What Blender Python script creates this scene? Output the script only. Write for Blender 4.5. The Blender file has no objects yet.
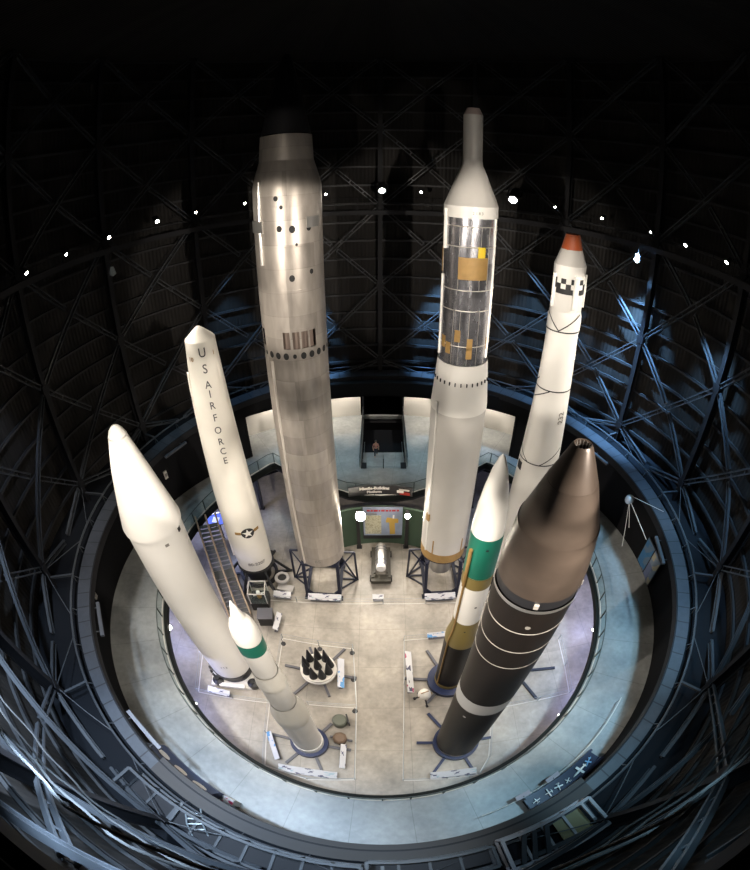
import bpy, bmesh, math, random
from mathutils import Vector, Matrix
random.seed(7)
scene = bpy.context.scene
COL = scene.collection
PI = math.pi
rad = math.radians
CX, CY = -0.137, 16.667          # axis of the round gallery
DY = 16.49                       # axis of the steel shell
ZF, ZB, ZL = 0.0, 4.5, 10.2      # gallery floor, balcony, ledge

# ------------------------------------------------------------------ helpers
def tag(o, label=None, cat=None, group=None, kind=None):
    if label: o['label'] = label
    if cat: o['category'] = cat
    if group: o['group'] = group
    if kind: o['kind'] = kind
    return o

def empty(name, loc=(0, 0, 0), rz=0.0):
    o = bpy.data.objects.new(name, None)
    o.empty_display_size = 0.3
    COL.objects.link(o)
    o.location = loc
    o.rotation_euler = (0, 0, rz)
    return o

def thing(name, label, cat, loc=(0, 0, 0), rz=0.0, group=None):
    return tag(empty(name, loc, rz), label, cat, group)

def copy_tree(o, parent=None):
    c = o.copy()
    COL.objects.link(c)
    if parent is not None: c.parent = parent
    for ch in o.children: copy_tree(ch, c)
    return c

class MB:
    """collects shapes; build() links them as one mesh object"""
    def __init__(self): self.v = []; self.f = []; self.sm = []
    def add(self, vs, fs, smooth=False):
        n = len(self.v); self.v += [Vector(p) for p in vs]
        self.f += [tuple(i + n for i in f) for f in fs]; self.sm += [smooth] * len(fs)
        return self
    def box(self, c, s, M=None):
        x, y, z = s[0] / 2, s[1] / 2, s[2] / 2
        vs = [Vector((a * x, b * y, d * z)) for d in (-1, 1) for b in (-1, 1) for a in (-1, 1)]
        if M is not None: vs = [M @ p for p in vs]
        vs = [p + Vector(c) for p in vs]
        return self.add(vs, [(0, 2, 3, 1), (4, 5, 7, 6), (0, 1, 5, 4), (2, 6, 7, 3), (0, 4, 6, 2), (1, 3, 7, 5)])
    def beam(self, p, q, w, d, n=(0, 0, 1), off=(0, 0)):
        """box from p to q; d along n, w across"""
        p, q, n = Vector(p), Vector(q), Vector(n)
        a = (q - p); L = a.length
        if L < 1e-6: return self
        a.normalize(); t = a.cross(n)
        if t.length < 1e-5: t = a.cross(Vector((1, 0, 0)))
        t.normalize(); n = t.cross(a).normalized()
        o = t * off[0] + n * off[1]
        vs = []
        for e in (p, q):
            for s1, s2 in ((-1, -1), (1, -1), (1, 1), (-1, 1)):
                vs.append(e + o + t * (s1 * w / 2) + n * (s2 * d / 2))
        return self.add(vs, [(0, 3, 2, 1), (4, 5, 6, 7), (0, 1, 5, 4), (1, 2, 6, 5), (2, 3, 7, 6), (3, 0, 4, 7)])
    def tube(self, pts, r, seg=8, closed=False):
        pts = [Vector(p) for p in pts]; n = len(pts); rings = []
        rr = r if isinstance(r, (list, tuple)) else [r] * n
        up = Vector((0, 0, 1))
        for i, p in enumerate(pts):
            a = (pts[(i + 1) % n] if (closed or i < n - 1) else p) - (pts[i - 1] if (closed or i > 0) else p)
            a.normalize()
            t = a.cross(up)
            if t.length < 1e-3: t = a.cross(Vector((1, 0, 0)))
            t.normalize(); b = t.cross(a)
            rings.append([p + (t * math.cos(2 * PI * k / seg) + b * math.sin(2 * PI * k / seg)) * rr[i] for k in range(seg)])
        vs = [v for R in rings for v in R]; fs = []
        for i in range(n if closed else n - 1):
            j = (i + 1) % n
            for k in range(seg):
                l = (k + 1) % seg
                fs.append((i * seg + k, i * seg + l, j * seg + l, j * seg + k))
        self.add(vs, fs, True)
        if not closed:
            m = len(self.v) - len(vs)
            self.f.append(tuple(m + k for k in reversed(range(seg)))); self.sm.append(False)
            self.f.append(tuple(m + (n - 1) * seg + k for k in range(seg))); self.sm.append(False)
        return self
    def lathe(self, prof, seg=64, c=(0, 0, 0), cap=True, smooth=True, M=None):
        vs = []; c = Vector(c)
        for r, z in prof:
            for k in range(seg):
                a = 2 * PI * k / seg
                p = Vector((r * math.sin(a), -r * math.cos(a), z))
                vs.append((M @ p if M is not None else p) + c)
        fs = []
        for i in range(len(prof) - 1):
            for k in range(seg):
                l = (k + 1) % seg
                fs.append((i * seg + k, i * seg + l, (i + 1) * seg + l, (i + 1) * seg + k))
        self.add(vs, fs, smooth)
        if cap:
            m = len(self.v) - len(vs)
            if prof[0][0] > 1e-4: self.f.append(tuple(m + k for k in reversed(range(seg)))); self.sm.append(False)
            if prof[-1][0] > 1e-4: self.f.append(tuple(m + (len(prof) - 1) * seg + k for k in range(seg))); self.sm.append(False)
        return self
    def patch(self, r, z0, z1, a0, a1, th=0.015, n=None, r1=None):
        """curved plate on a cylinder or cone; angles in degrees from local -Y, + to +X"""
        n = n or max(1, int(abs(a1 - a0) / 5) + 1); r1 = r if r1 is None else r1
        vs = []
        for i in range(n + 1):
            a = rad(a0 + (a1 - a0) * i / n)
            for (R, z) in ((r + th, z0), (r1 + th, z1), (r1 - 0.01, z1), (r - 0.01, z0)):
                vs.append((R * math.sin(a), -R * math.cos(a), z))
        fs = []
        for i in range(n):
            b, e = 4 * i, 4 * i + 4
            for k in range(4):
                l = (k + 1) % 4
                fs.append((b + k, e + k, e + l, b + l))
        fs += [(0, 1, 2, 3), tuple(4 * n + k for k in (3, 2, 1, 0))]
        return self.add(vs, fs)
    def ring(self, fi, fo, z0, z1, a0=0, a1=360, n=128):
        """flat ring slab between two outlines fi(az), fo(az) -> (x, y)"""
        full = abs(a1 - a0 - 360) < 1e-6
        m = n if full else n + 1; vs = []
        for i in range(m):
            a = a0 + (a1 - a0) * i / n
            (xi, yi), (xo, yo) = fi(a), fo(a)
            vs += [(xi, yi, z0), (xo, yo, z0), (xo, yo, z1), (xi, yi, z1)]
        fs = []
        for i in range(n):
            b, e = 4 * i, 4 * ((i + 1) % m)
            for k in range(4):
                l = (k + 1) % 4
                fs.append((b + k, b + l, e + l, e + k))
        if not full: fs += [(0, 3, 2, 1), tuple(4 * n + k for k in (0, 1, 2, 3))]
        return self.add(vs, fs)
    def build(self, name, mat, parent=None, **kw):
        me = bpy.data.meshes.new(name)
        me.from_pydata([tuple(v) for v in self.v], [], self.f)
        me.polygons.foreach_set('use_smooth', self.sm)
        me.materials.append(mat)
        bm = bmesh.new(); bm.from_mesh(me)
        bmesh.ops.recalc_face_normals(bm, faces=bm.faces)
        bm.to_mesh(me); bm.free()
        me.update()
        o = bpy.data.objects.new(name, me)
        COL.objects.link(o)
        if parent is not None: o.parent = parent
        if any(self.sm):
            try: me.set_sharp_from_angle(angle=rad(35))
            except Exception: pass
        if kw: tag(o, **kw)
        return o

def L(prof, **k): return MB().lathe(prof, **k)

# ------------------------------------------------------------------ materials
MATS = {}
def mat(name, color, rough=0.6, metal=0.0, var=0.0, scale=3.0, stretch=(1, 1, 1), bump=0.0, coat=0.0, spec=None):
    if name in MATS: return MATS[name]
    m = bpy.data.materials.new(name); m.use_nodes = True
    nt = m.node_tree; b = nt.nodes['Principled BSDF']
    b.inputs['Base Color'].default_value = (*color, 1)
    b.inputs['Roughness'].default_value = rough
    b.inputs['Metallic'].default_value = metal
    if coat: b.inputs['Coat Weight'].default_value = coat
    if spec is not None: b.inputs['Specular IOR Level'].default_value = spec
    if var or bump:
        tc = nt.nodes.new('ShaderNodeTexCoord'); mp = nt.nodes.new('ShaderNodeMapping')
        mp.inputs['Scale'].default_value = stretch
        no = nt.nodes.new('ShaderNodeTexNoise'); no.inputs['Scale'].default_value = scale; no.inputs['Detail'].default_value = 6
        nt.links.new(tc.outputs['Object'], mp.inputs[0]); nt.links.new(mp.outputs[0], no.inputs['Vector'])
        if var:
            cr = nt.nodes.new('ShaderNodeMapRange'); cr.inputs[1].default_value = 0.3; cr.inputs[2].default_value = 0.7
            cr.inputs[3].default_value = 1 - var; cr.inputs[4].default_value = 1 + var * 0.6
            mx = nt.nodes.new('ShaderNodeVectorMath'); mx.operation = 'SCALE'
            mx.inputs[0].default_value = color
            nt.links.new(no.outputs['Fac'], cr.inputs[0]); nt.links.new(cr.outputs[0], mx.inputs['Scale'])
            nt.links.new(mx.outputs[0], b.inputs['Base Color'])
        if bump:
            bp = nt.nodes.new('ShaderNodeBump'); bp.inputs['Strength'].default_value = bump; bp.inputs['Distance'].default_value = 0.02
            nt.links.new(no.outputs['Fac'], bp.inputs['Height']); nt.links.new(bp.outputs[0], b.inputs['Normal'])
    MATS[name] = m
    return m

def emit(name, color, strength):
    if name in MATS: return MATS[name]
    m = bpy.data.materials.new(name); m.use_nodes = True
    b = m.node_tree.nodes['Principled BSDF']
    b.inputs['Base Color'].default_value = (*color, 1)
    b.inputs['Emission Color'].default_value = (*color, 1)
    b.inputs['Emission Strength'].default_value = strength
    MATS[name] = m
    return m

def N(nt, t, **kw):
    n = nt.nodes.new(t)
    for k, v in kw.items(): setattr(n, k, v)
    return n
def math_node(nt, op, a, b=None, c=None):
    n = N(nt, 'ShaderNodeMath', operation=op)
    for i, x in enumerate((a, b, c)):
        if x is None: continue
        if isinstance(x, (int, float)): n.inputs[i].default_value = x
        else: nt.links.new(x, n.inputs[i])
    return n.outputs[0]

def concrete(name, base, stain, joints, center=(CX, CY)):
    """stained slab; joints: ('grid', spacing) or ('radial', count, ring spacing)"""
    m = bpy.data.materials.new(name); m.use_nodes = True; nt = m.node_tree
    b = nt.nodes['Principled BSDF']; b.inputs['Roughness'].default_value = 0.42
    tc = N(nt, 'ShaderNodeTexCoord'); sx = N(nt, 'ShaderNodeSeparateXYZ'); nt.links.new(tc.outputs['Object'], sx.inputs[0])
    n1 = N(nt, 'ShaderNodeTexNoise'); n1.inputs['Scale'].default_value = 0.35; n1.inputs['Detail'].default_value = 8; n1.inputs['Roughness'].default_value = 0.65
    n2 = N(nt, 'ShaderNodeTexNoise'); n2.inputs['Scale'].default_value = 3.5; n2.inputs['Detail'].default_value = 5
    nt.links.new(tc.outputs['Object'], n1.inputs['Vector']); nt.links.new(tc.outputs['Object'], n2.inputs['Vector'])
    r1 = N(nt, 'ShaderNodeMapRange'); r1.inputs[1].default_value = .35; r1.inputs[2].default_value = .65
    nt.links.new(n1.outputs['Fac'], r1.inputs[0])
    mx = N(nt, 'ShaderNodeMix', data_type='RGBA'); mx.inputs[6].default_value = (*base, 1); mx.inputs[7].default_value = (*stain, 1)
    nt.links.new(r1.outputs[0], mx.inputs[0])
    fine = math_node(nt, 'MULTIPLY_ADD', n2.outputs['Fac'], 0.5, 0.75)
    if joints[0] == 'grid':
        s = joints[1]
        def j(o, off):
            a = math_node(nt, 'FRACT', math_node(nt, 'ADD', math_node(nt, 'DIVIDE', o, s), off))
            return math_node(nt, 'LESS_THAN', a, 0.03 / s)
        jt = math_node(nt, 'MAXIMUM', j(sx.outputs[0], 0.52 + 100), j(sx.outputs[1], 0.0 + 100))
    else:
        X = math_node(nt, 'SUBTRACT', sx.outputs[0], center[0]); Y = math_node(nt, 'SUBTRACT', sx.outputs[1], center[1])
        an = math_node(nt, 'ARCTAN2', X, Y); k = joints[1] / (2 * PI)
        a = math_node(nt, 'LESS_THAN', math_node(nt, 'FRACT', math_node(nt, 'MULTIPLY_ADD', an, k, 100.5)), joints[3])
        R = math_node(nt, 'POWER', math_node(nt, 'ADD', math_node(nt, 'MULTIPLY', X, X), math_node(nt, 'MULTIPLY', Y, Y)), .5)
        rr = math_node(nt, 'LESS_THAN', math_node(nt, 'FRACT', math_node(nt, 'DIVIDE', R, joints[2])), 0.02 / joints[2])
        jt = math_node(nt, 'MAXIMUM', a, rr)
    sc = math_node(nt, 'MULTIPLY', fine, math_node(nt, 'SUBTRACT', 1.0, math_node(nt, 'MULTIPLY', jt, joints[-1])))
    vm = N(nt, 'ShaderNodeVectorMath', operation='SCALE')
    nt.links.new(mx.outputs[2], vm.inputs[0]); nt.links.new(sc, vm.inputs['Scale'])
    nt.links.new(vm.outputs[0], b.inputs['Base Color'])
    MATS[name] = m
    return m

def corrugated(name, base):
    m = bpy.data.materials.new(name); m.use_nodes = True; nt = m.node_tree
    b = nt.nodes['Principled BSDF']; b.inputs['Roughness'].default_value = 0.7; b.inputs['Specular IOR Level'].default_value = .15
    tc = N(nt, 'ShaderNodeTexCoord'); sx = N(nt, 'ShaderNodeSeparateXYZ'); nt.links.new(tc.outputs['Object'], sx.inputs[0])
    X = math_node(nt, 'SUBTRACT', sx.outputs[0], CX); Y = math_node(nt, 'SUBTRACT', sx.outputs[1], DY)
    an = math_node(nt, 'ARCTAN2', X, Y)
    wv = math_node(nt, 'SINE', math_node(nt, 'MULTIPLY', an, 400.0))
    bp = N(nt, 'ShaderNodeBump'); bp.inputs['Strength'].default_value = 0.4; bp.inputs['Distance'].default_value = 0.03
    nt.links.new(wv, bp.inputs['Height']); nt.links.new(bp.outputs[0], b.inputs['Normal'])
    cell = math_node(nt, 'FLOOR', math_node(nt, 'MULTIPLY', an, 96 / (2 * PI)))
    wn = N(nt, 'ShaderNodeTexWhiteNoise', noise_dimensions='2D')
    cv = N(nt, 'ShaderNodeCombineXYZ'); nt.links.new(cell, cv.inputs[0])
    nt.links.new(math_node(nt, 'FLOOR', math_node(nt, 'DIVIDE', sx.outputs[2], 6.2)), cv.inputs[1])
    nt.links.new(cv.outputs[0], wn.inputs['Vector'])
    sc = math_node(nt, 'MULTIPLY_ADD', wn.outputs['Value'], 0.5, 0.75)
    vm = N(nt, 'ShaderNodeVectorMath', operation='SCALE'); vm.inputs[0].default_value = base
    nt.links.new(sc, vm.inputs['Scale']); nt.links.new(vm.outputs[0], b.inputs['Base Color'])
    MATS[name] = m
    return m

def brushed(name, color, rough, metal, panel_h, panel_n, contrast=0.25):
    """metal skin with panels of slightly different tone and vertical brushing"""
    m = bpy.data.materials.new(name); m.use_nodes = True; nt = m.node_tree
    b = nt.nodes['Principled BSDF']; b.inputs['Metallic'].default_value = metal
    tc = N(nt, 'ShaderNodeTexCoord'); sx = N(nt, 'ShaderNodeSeparateXYZ'); nt.links.new(tc.outputs['Object'], sx.inputs[0])
    an = math_node(nt, 'ARCTAN2', sx.outputs[0], sx.outputs[1])
    row = math_node(nt, 'FLOOR', math_node(nt, 'DIVIDE', sx.outputs[2], panel_h))
    colm = math_node(nt, 'FLOOR', math_node(nt, 'MULTIPLY_ADD', an, panel_n / (2 * PI), 0.35))
    cv = N(nt, 'ShaderNodeCombineXYZ'); nt.links.new(row, cv.inputs[0]); nt.links.new(colm, cv.inputs[1])
    wn = N(nt, 'ShaderNodeTexWhiteNoise', noise_dimensions='2D'); nt.links.new(cv.outputs[0], wn.inputs['Vector'])
    mp = N(nt, 'ShaderNodeMapping'); mp.inputs['Scale'].default_value = (1, 1, 0.25); nt.links.new(tc.outputs['Object'], mp.inputs[0])
    no = N(nt, 'ShaderNodeTexNoise'); no.inputs['Scale'].default_value = 4; no.inputs['Detail'].default_value = 8; nt.links.new(mp.outputs[0], no.inputs['Vector'])
    seam = math_node(nt, 'LESS_THAN', math_node(nt, 'FRACT', math_node(nt, 'DIVIDE', sx.outputs[2], panel_h)), 0.02)
    v = math_node(nt, 'ADD', math_node(nt, 'MULTIPLY', wn.outputs['Value'], contrast), math_node(nt, 'MULTIPLY', no.outputs['Fac'], contrast * 1.6))
    v = math_node(nt, 'SUBTRACT', math_node(nt, 'ADD', v, 1 - contrast * 1.3), math_node(nt, 'MULTIPLY', seam, 0.2))
    vm = N(nt, 'ShaderNodeVectorMath', operation='SCALE'); vm.inputs[0].default_value = color
    nt.links.new(v, vm.inputs['Scale']); nt.links.new(vm.outputs[0], b.inputs['Base Color'])
    nt.links.new(math_node(nt, 'MULTIPLY_ADD', no.outputs['Fac'], 0.25, rough - 0.12), b.inputs['Roughness'])
    MATS[name] = m
    return m

def printed(name, paper, inks, scale=(6, 6, 6), thr=0.55):
    """board with blocks of print"""
    m = bpy.data.materials.new(name); m.use_nodes = True; nt = m.node_tree
    b = nt.nodes['Principled BSDF']; b.inputs['Roughness'].default_value = 0.5
    tc = N(nt, 'ShaderNodeTexCoord'); mp = N(nt, 'ShaderNodeMapping'); mp.inputs['Scale'].default_value = scale
    nt.links.new(tc.outputs['Object'], mp.inputs[0])
    vo = N(nt, 'ShaderNodeTexVoronoi', distance='CHEBYCHEV'); vo.inputs['Scale'].default_value = 1.0
    nt.links.new(mp.outputs[0], vo.inputs['Vector'])
    wn = N(nt, 'ShaderNodeSeparateColor'); nt.links.new(vo.outputs['Color'], wn.inputs[0])
    cr = N(nt, 'ShaderNodeValToRGB'); cr.color_ramp.interpolation = 'CONSTANT'
    el = cr.color_ramp.elements; el[0].color = (*paper, 1); el[1].position = thr; el[1].color = (*inks[0], 1)
    for i, c in enumerate(inks[1:]):
        e = el.new(thr + (1 - thr) * (i + 1) / len(inks)); e.color = (*c, 1)
    nt.links.new(wn.outputs[0], cr.inputs[0]); nt.links.new(cr.outputs[0], b.inputs['Base Color'])
    MATS[name] = m
    return m

M_FLOOR = concrete('gallery_concrete', (.37, .335, .285), (.20, .185, .16), ('grid', 3.15, .3))
M_DECK = concrete('balcony_concrete', (.31, .32, .31), (.19, .20, .20), ('radial', 36, 40.0, .012, .3))
M_LEDGE = concrete('ledge_sheet', (.045, .050, .060), (.034, .038, .046), ('radial', 110, 40.0, .06, .8))
M_SHELL = corrugated('shell_panel', (.017, .0155, .0145))
M_STEEL = mat('shell_steel', (.042, .046, .052), .42, .0, .15, 1.0, spec=.3)
M_STEEL_D = mat('shell_steel_dark', (.012, .012, .014), .6, .0, spec=.2)
M_PURLIN = mat('purlin_steel', (.026, .027, .029), .5, .0, spec=.3)
M_DARKW = mat('dark_wall', (.009, .009, .010), .9, spec=.1)
M_NIGHT = mat('black_wall', (.006, .007, .009), .9, spec=.1)
M_WHITEW = mat('pale_wall', (.60, .57, .52), .55, 0, .05, .8)
M_GREENW = mat('green_wall', (.05, .085, .055), .7)
M_BROWNW = mat('brown_wall', (.16, .12, .10), .7, 0, .1, .5)
M_BLACK = mat('black_steel', (.014, .014, .016), .45)
M_NAVY = mat('navy_steel', (.005, .008, .024), .5)
M_BLUE = mat('blue_steel', (.006, .016, .065), .45)
M_ARM = mat('arm_steel', (.085, .085, .10), .5)
M_WHITE = mat('white_paint', (.80, .78, .74), .38, 0, .03, .8, coat=.15)
M_CREAM = mat('cream_paint', (.76, .73, .66), .42, 0, .05, .6, coat=.1)
M_OFFW = mat('offwhite_paint', (.72, .70, .66), .45, 0, .06, .9)
M_GREYP = mat('grey_paint', (.56, .54, .51), .42, .1, .05, .7)
M_GREYB = mat('grey_band_paint', (.42, .42, .42), .5)
M_GREEN = mat('green_paint', (.008, .13, .085), .4)
M_OLIVE = mat('olive_paint', (.20, .15, .045), .5)
M_TAN = mat('tan_paint', (.27, .165, .055), .55)
M_DARK = mat('charcoal_casing', (.0125, .0098, .0085), .45, .0, .25, 1.5, (1, 1, .3), spec=.15)
M_BROWN = mat('bronze_shroud', (.066, .050, .040), .38, .3, .15, 1.2, (1, 1, 2))
M_ORANGE = mat('orange_paint', (.36, .075, .02), .5)
M_ALU = brushed('aged_aluminium', (.37, .335, .30), .38, .5, 1.1, 7, .36)
M_ALU2 = brushed('polished_aluminium', (.38, .38, .41), .24, .85, .8, 14, .55)
M_ALUP = mat('bright_aluminium', (.50, .49, .47), .34, .85)
M_GOLD = mat('gold_band', (.36, .22, .075), .5, .2, .12, 4)
M_YELLOW = mat('yellow_panel', (.72, .52, .03), .5)
M_SILVERL = mat('silver_line', (.62, .58, .53), .4, .5)
M_INK = mat('black_marking', (.02, .02, .022), .6)
M_INKG = mat('grey_marking', (.22, .21, .19), .6)
M_RUST = mat('red_oxide', (.14, .012, .008), .7)
M_PINK = mat('pinkish_cap', (.45, .36, .34), .5)
M_GRATE = mat('grate_steel', (.12, .12, .11), .5)
M_RAIL = mat('rail_steel', (.30, .34, .36), .35, .6)
M_BRASS = mat('bronze_handrail', (.36, .27, .18), .45, .2)
M_RUBBER = mat('rubber', (.012, .012, .012), .7)
M_PLINTH = mat('grey_plinth', (.32, .31, .30), .6)
M_SIGN = printed('printed_board', (.55, .55, .57), [(.35, .45, .5), (.60, .60, .64), (.10, .10, .16)], (4, 9, 9), .62)
M_SIGNB = printed('printed_blue_board', (.55, .56, .60), [(.10, .28, .55), (.05, .06, .1), (.6, .6, .62)], (3, 2.2, 9), .55)
M_SIGNR = printed('printed_red_board', (.56, .56, .56), [(.40, .05, .12), (.08, .08, .12), (.5, .5, .55)], (3, 3, 9), .68)
M_OLIVED = mat('olive_drab', (.030, .027, .018), .6)
M_GLASS = bpy.data.materials.new('rail_glass'); M_GLASS.use_nodes = True
_n = M_GLASS.node_tree; _n.nodes.clear()
_o = N(_n, 'ShaderNodeOutputMaterial'); _t = N(_n, 'ShaderNodeBsdfTransparent'); _g = N(_n, 'ShaderNodeBsdfGlossy'); _m = N(_n, 'ShaderNodeMixShader')
_t.inputs[0].default_value = (.90, .95, .94, 1); _g.inputs['Roughness'].default_value = .08; _m.inputs[0].default_value = .03
_n.links.new(_t.outputs[0], _m.inputs[1]); _n.links.new(_g.outputs[0], _m.inputs[2]); _n.links.new(_m.outputs[0], _o.inputs[0])
M_LENS = emit('lamp_lens', (1, .93, .80), 60)
M_LENSB = emit('flood_lens', (1, .90, .74), 160)
M_LENSC = emit('cool_lens', (.75, .88, 1), 12)
M_REDL = emit('red_lamp', (1, .05, .02), 2.0)

# ------------------------------------------------------------------ outlines
def pol(az, R, z=0.0, c=(CX, CY)):
    a = rad(az); return Vector((c[0] + R * math.sin(a), c[1] + R * math.cos(a), z))
def ell(az, cx, cy, a_, b_):
    """point of an ellipse seen from the gallery axis at bearing az"""
    s, c = math.sin(rad(az)), math.cos(rad(az)); ox, oy = CX - cx, CY - cy
    A = (s / a_) ** 2 + (c / b_) ** 2; B = 2 * (ox * s / a_ ** 2 + oy * c / b_ ** 2); K = (ox / a_) ** 2 + (oy / b_) ** 2 - 1
    t = (-B + math.sqrt(B * B - 4 * A * K)) / (2 * A)
    return (CX + t * s, CY + t * c)
def wrap(a): return (a + 180) % 360 - 180
TAB = [(0, 8.45), (8, 8.6), (16, 9.15), (23, 10.2), (28, 11.8), (33, 13.3), (36.2, 15.35), (42, 15.0), (48, 14.75), (53, 14.5), (57, None)]
def rim(az):
    a = abs(wrap(az))
    e = ell(az, -.15, 17.35, 14.05, 14.95)
    if a >= 57: return e
    r57 = math.hypot(e[0] - CX, e[1] - CY)
    for (a0, r0), (a1, r1) in zip(TAB, TAB[1:]):
        if a0 <= a <= a1:
            if r1 is None: q = ell(57, -.15, 17.35, 14.05, 14.95); r1 = math.hypot(q[0] - CX, q[1] - CY)
            r = r0 + (r1 - r0) * (a - a0) / (a1 - a0)
            p = pol(az, r); return (p.x, p.y)
def wallf(az): return ell(az, -.13, 16.45, 17.86, 17.15)
def ledge_i(az): return ell(az, .0, 16.85, 16.2, 17.4)
def ledge_o(az): return ell(az, .0, 17.2, 17.2, 18.3)
def ledge_p(az): return ell(az, -.0, 17.25, 17.5, 18.5)
def scaled(f, k):
    def g(az):
        x, y = f(az); return (CX + (x - CX) * k, CY + (y - CY) * k)
    return g
def circ(R, c=(CX, CY)):
    return lambda az: (c[0] + R * math.sin(rad(az)), c[1] + R * math.cos(rad(az)))
def shell(az, R, z): return Vector((CX + R * math.sin(rad(az)), DY + R * math.cos(rad(az)), z))

def curtain(fi, z0, z1, name, m, a0=0, a1=360, n=128, th=0.25, **kw):
    """standing wall that follows an outline, thickness outward"""
    return MB().ring(fi, scaled(fi, 1 + th / 17.0), z0, z1, a0, a1, n).build(name, m, **kw)

# ------------------------------------------------------------------ setting
S = dict(kind='structure')
mb = MB(); mb.ring(lambda a: (CX, CY), circ(20.6), -.3, 0, 0, 360, 96)
me = bpy.data.meshes.new('floor')
bm = bmesh.new()
vs = [bm.verts.new((CX + 20.6 * math.sin(2 * PI * k / 96), CY + 20.6 * math.cos(2 * PI * k / 96), z)) for z in (0, -.3) for k in range(96)]
bm.faces.new(list(reversed(vs[:96]))); bm.faces.new(vs[96:])
for k in range(96): bm.faces.new((vs[k], vs[(k + 1) % 96], vs[96 + (k + 1) % 96], vs[96 + k]))
bmesh.ops.recalc_face_normals(bm, faces=bm.faces)
bm.to_mesh(me); bm.free(); me.materials.append(M_FLOOR)
fl = bpy.data.objects.new('floor', me); COL.objects.link(fl); tag(fl, 'pale stained concrete gallery floor the missiles stand on', **S)

# balcony slab: outline with a stair notch, filled by a 2D curve
def fill_slab(name, outer, holes, z, th, m, label):
    cu = bpy.data.curves.new(name, 'CURVE'); cu.dimensions = '2D'; cu.fill_mode = 'BOTH'; cu.extrude = th / 2
    for pts in [outer] + holes:
        sp = cu.splines.new('POLY'); sp.points.add(len(pts) - 1)
        for i, (x, y) in enumerate(pts): sp.points[i].co = (x, y, 0, 1)
        sp.use_cyclic_u = True
    tmp = bpy.data.objects.new(name + '_outline', cu); COL.objects.link(tmp)
    dg = bpy.context.evaluated_depsgraph_get()
    me = bpy.data.meshes.new_from_object(tmp.evaluated_get(dg))
    bpy.data.objects.remove(tmp)
    me.transform(Matrix.Translation((0, 0, z - th / 2)))
    me.materials.clear(); me.materials.append(m)
    for p in me.polygons: p.use_smooth = False
    o = bpy.data.objects.new(name, me); COL.objects.link(o)
    return tag(o, label, kind='structure')
rim_pts = [rim(-180 + k * 2) for k in range(180)]
# keep the sharp corners of the outline
outer = [circ(20.55)(k * 3) for k in range(120)]
NX0, NX1, NY0, NY1 = -1.75, 1.97, 28.6, 36.9
fill_slab('balcony_floor', outer, [rim_pts, [(NX0, NY0), (NX1, NY0), (NX1, NY1), (NX0, NY1)]], ZB, .35, M_DECK,
          'ring of pale concrete balcony floor around the gallery')
# black edge beam below the rim
MB().ring(scaled(rim, 1.004), scaled(rim, 1.022), 3.75, 4.16, 0, 360, 180).build('edge_beam', M_BLACK, label='black steel beam under the rim of the balcony', **S)

MB().ring(scaled(rim, .986), scaled(rim, 1.0005), 4.05, ZB + .05, 0, 360, 240).build('rim_fascia', mat('rim_green_black', (.006, .008, .007), .7, spec=.2), label='dark fascia round the inner rim of the balcony', **S)
# walls
curtain(wallf, ZB, 9.88, 'wall_front', M_DARKW, 41, 319, 140, .5, label='dark curved wall behind the balcony', **S)
curtain(wallf, 8.55, 9.88, 'wall_fascia', M_DARKW, -41, 41, 48, .5, label='dark curved fascia over the balcony recess', **S)
MB().ring(wallf, circ(21.0), 8.55, 8.75, -41, 41, 48).build('ceiling_recess', M_DARKW, label='dark soffit of the balcony recess', **S)
curtain(circ(20.5), ZB, 8.6, 'wall_back_left', M_WHITEW, -40, -5.4, 36, .2, label='pale curved wall at the back of the recess, stair side west', **S)
curtain(circ(20.5), ZB, 8.6, 'wall_back_right', M_WHITEW, 5.9, 40, 36, .2, label='pale curved wall at the back of the recess, stair side east', **S)
for s in (-1, 1):
    p, q = pol(s * 40.5, 17.3, 0), pol(s * 40.5, 20.7, 0)
    MB().beam((p.x, p.y, 6.6), (q.x, q.y, 6.6), .2, 4.2).build('wall_end_%s' % ('left' if s < 0 else 'right'), M_DARKW, label='dark end wall of the balcony recess', **S)
curtain(circ(19.6), 0, 4.15, 'wall_lower', M_DARKW, 0, 360, 120, .3, label='dark wall below the balcony', **S)
# passage through the back wall, sunk below the balcony
MB().box((.11, 39.5, 3.2), (3.8, 15.6, .2)).build('passage_floor', M_NIGHT, label='dark carpet of the entrance passage', **S)
MB().box((.11, 31.35, 3.32), (3.68, 2.1, .06)).build('passage_landing', M_DECK, label='pale landing at the foot of the steps', **S)
for nm, x in (('left', NX0 - .08), ('right', NX1 + .08)):
    MB().box((x, 42.2, 6.0), (.16, 10.4, 5.6)).build('wall_passage_' + nm, M_NIGHT, label='dark side wall of the entrance passage', **S)
    MB().box((x, 32.8, 3.7), (.12, 8.3, 1.0)).build('wall_stair_' + nm, M_DARKW, label='dark retaining wall beside the steps', **S)
MB().box((.11, 42.2, 8.7), (4.2, 10.4, .2)).build('ceiling_passage', M_NIGHT, label='dark ceiling of the entrance passage', **S)
MB().box((.11, 47.3, 5.9), (4.2, .2, 5.6)).build('wall_passage_end', M_NIGHT, label='dark end of the entrance passage', **S)
st = MB()
for k in range(6): st.box((.11, 28.72 + k * .29 + .02, (ZB - .2 * (k + 1) + 3.3) / 2 - .0), (3.66, .29, max(.06, ZB - .2 * (k + 1) - 3.3 + .06)))
st.build('stair_steps', M_DECK, label='short flight of pale steps down from the balcony', **S)

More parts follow.
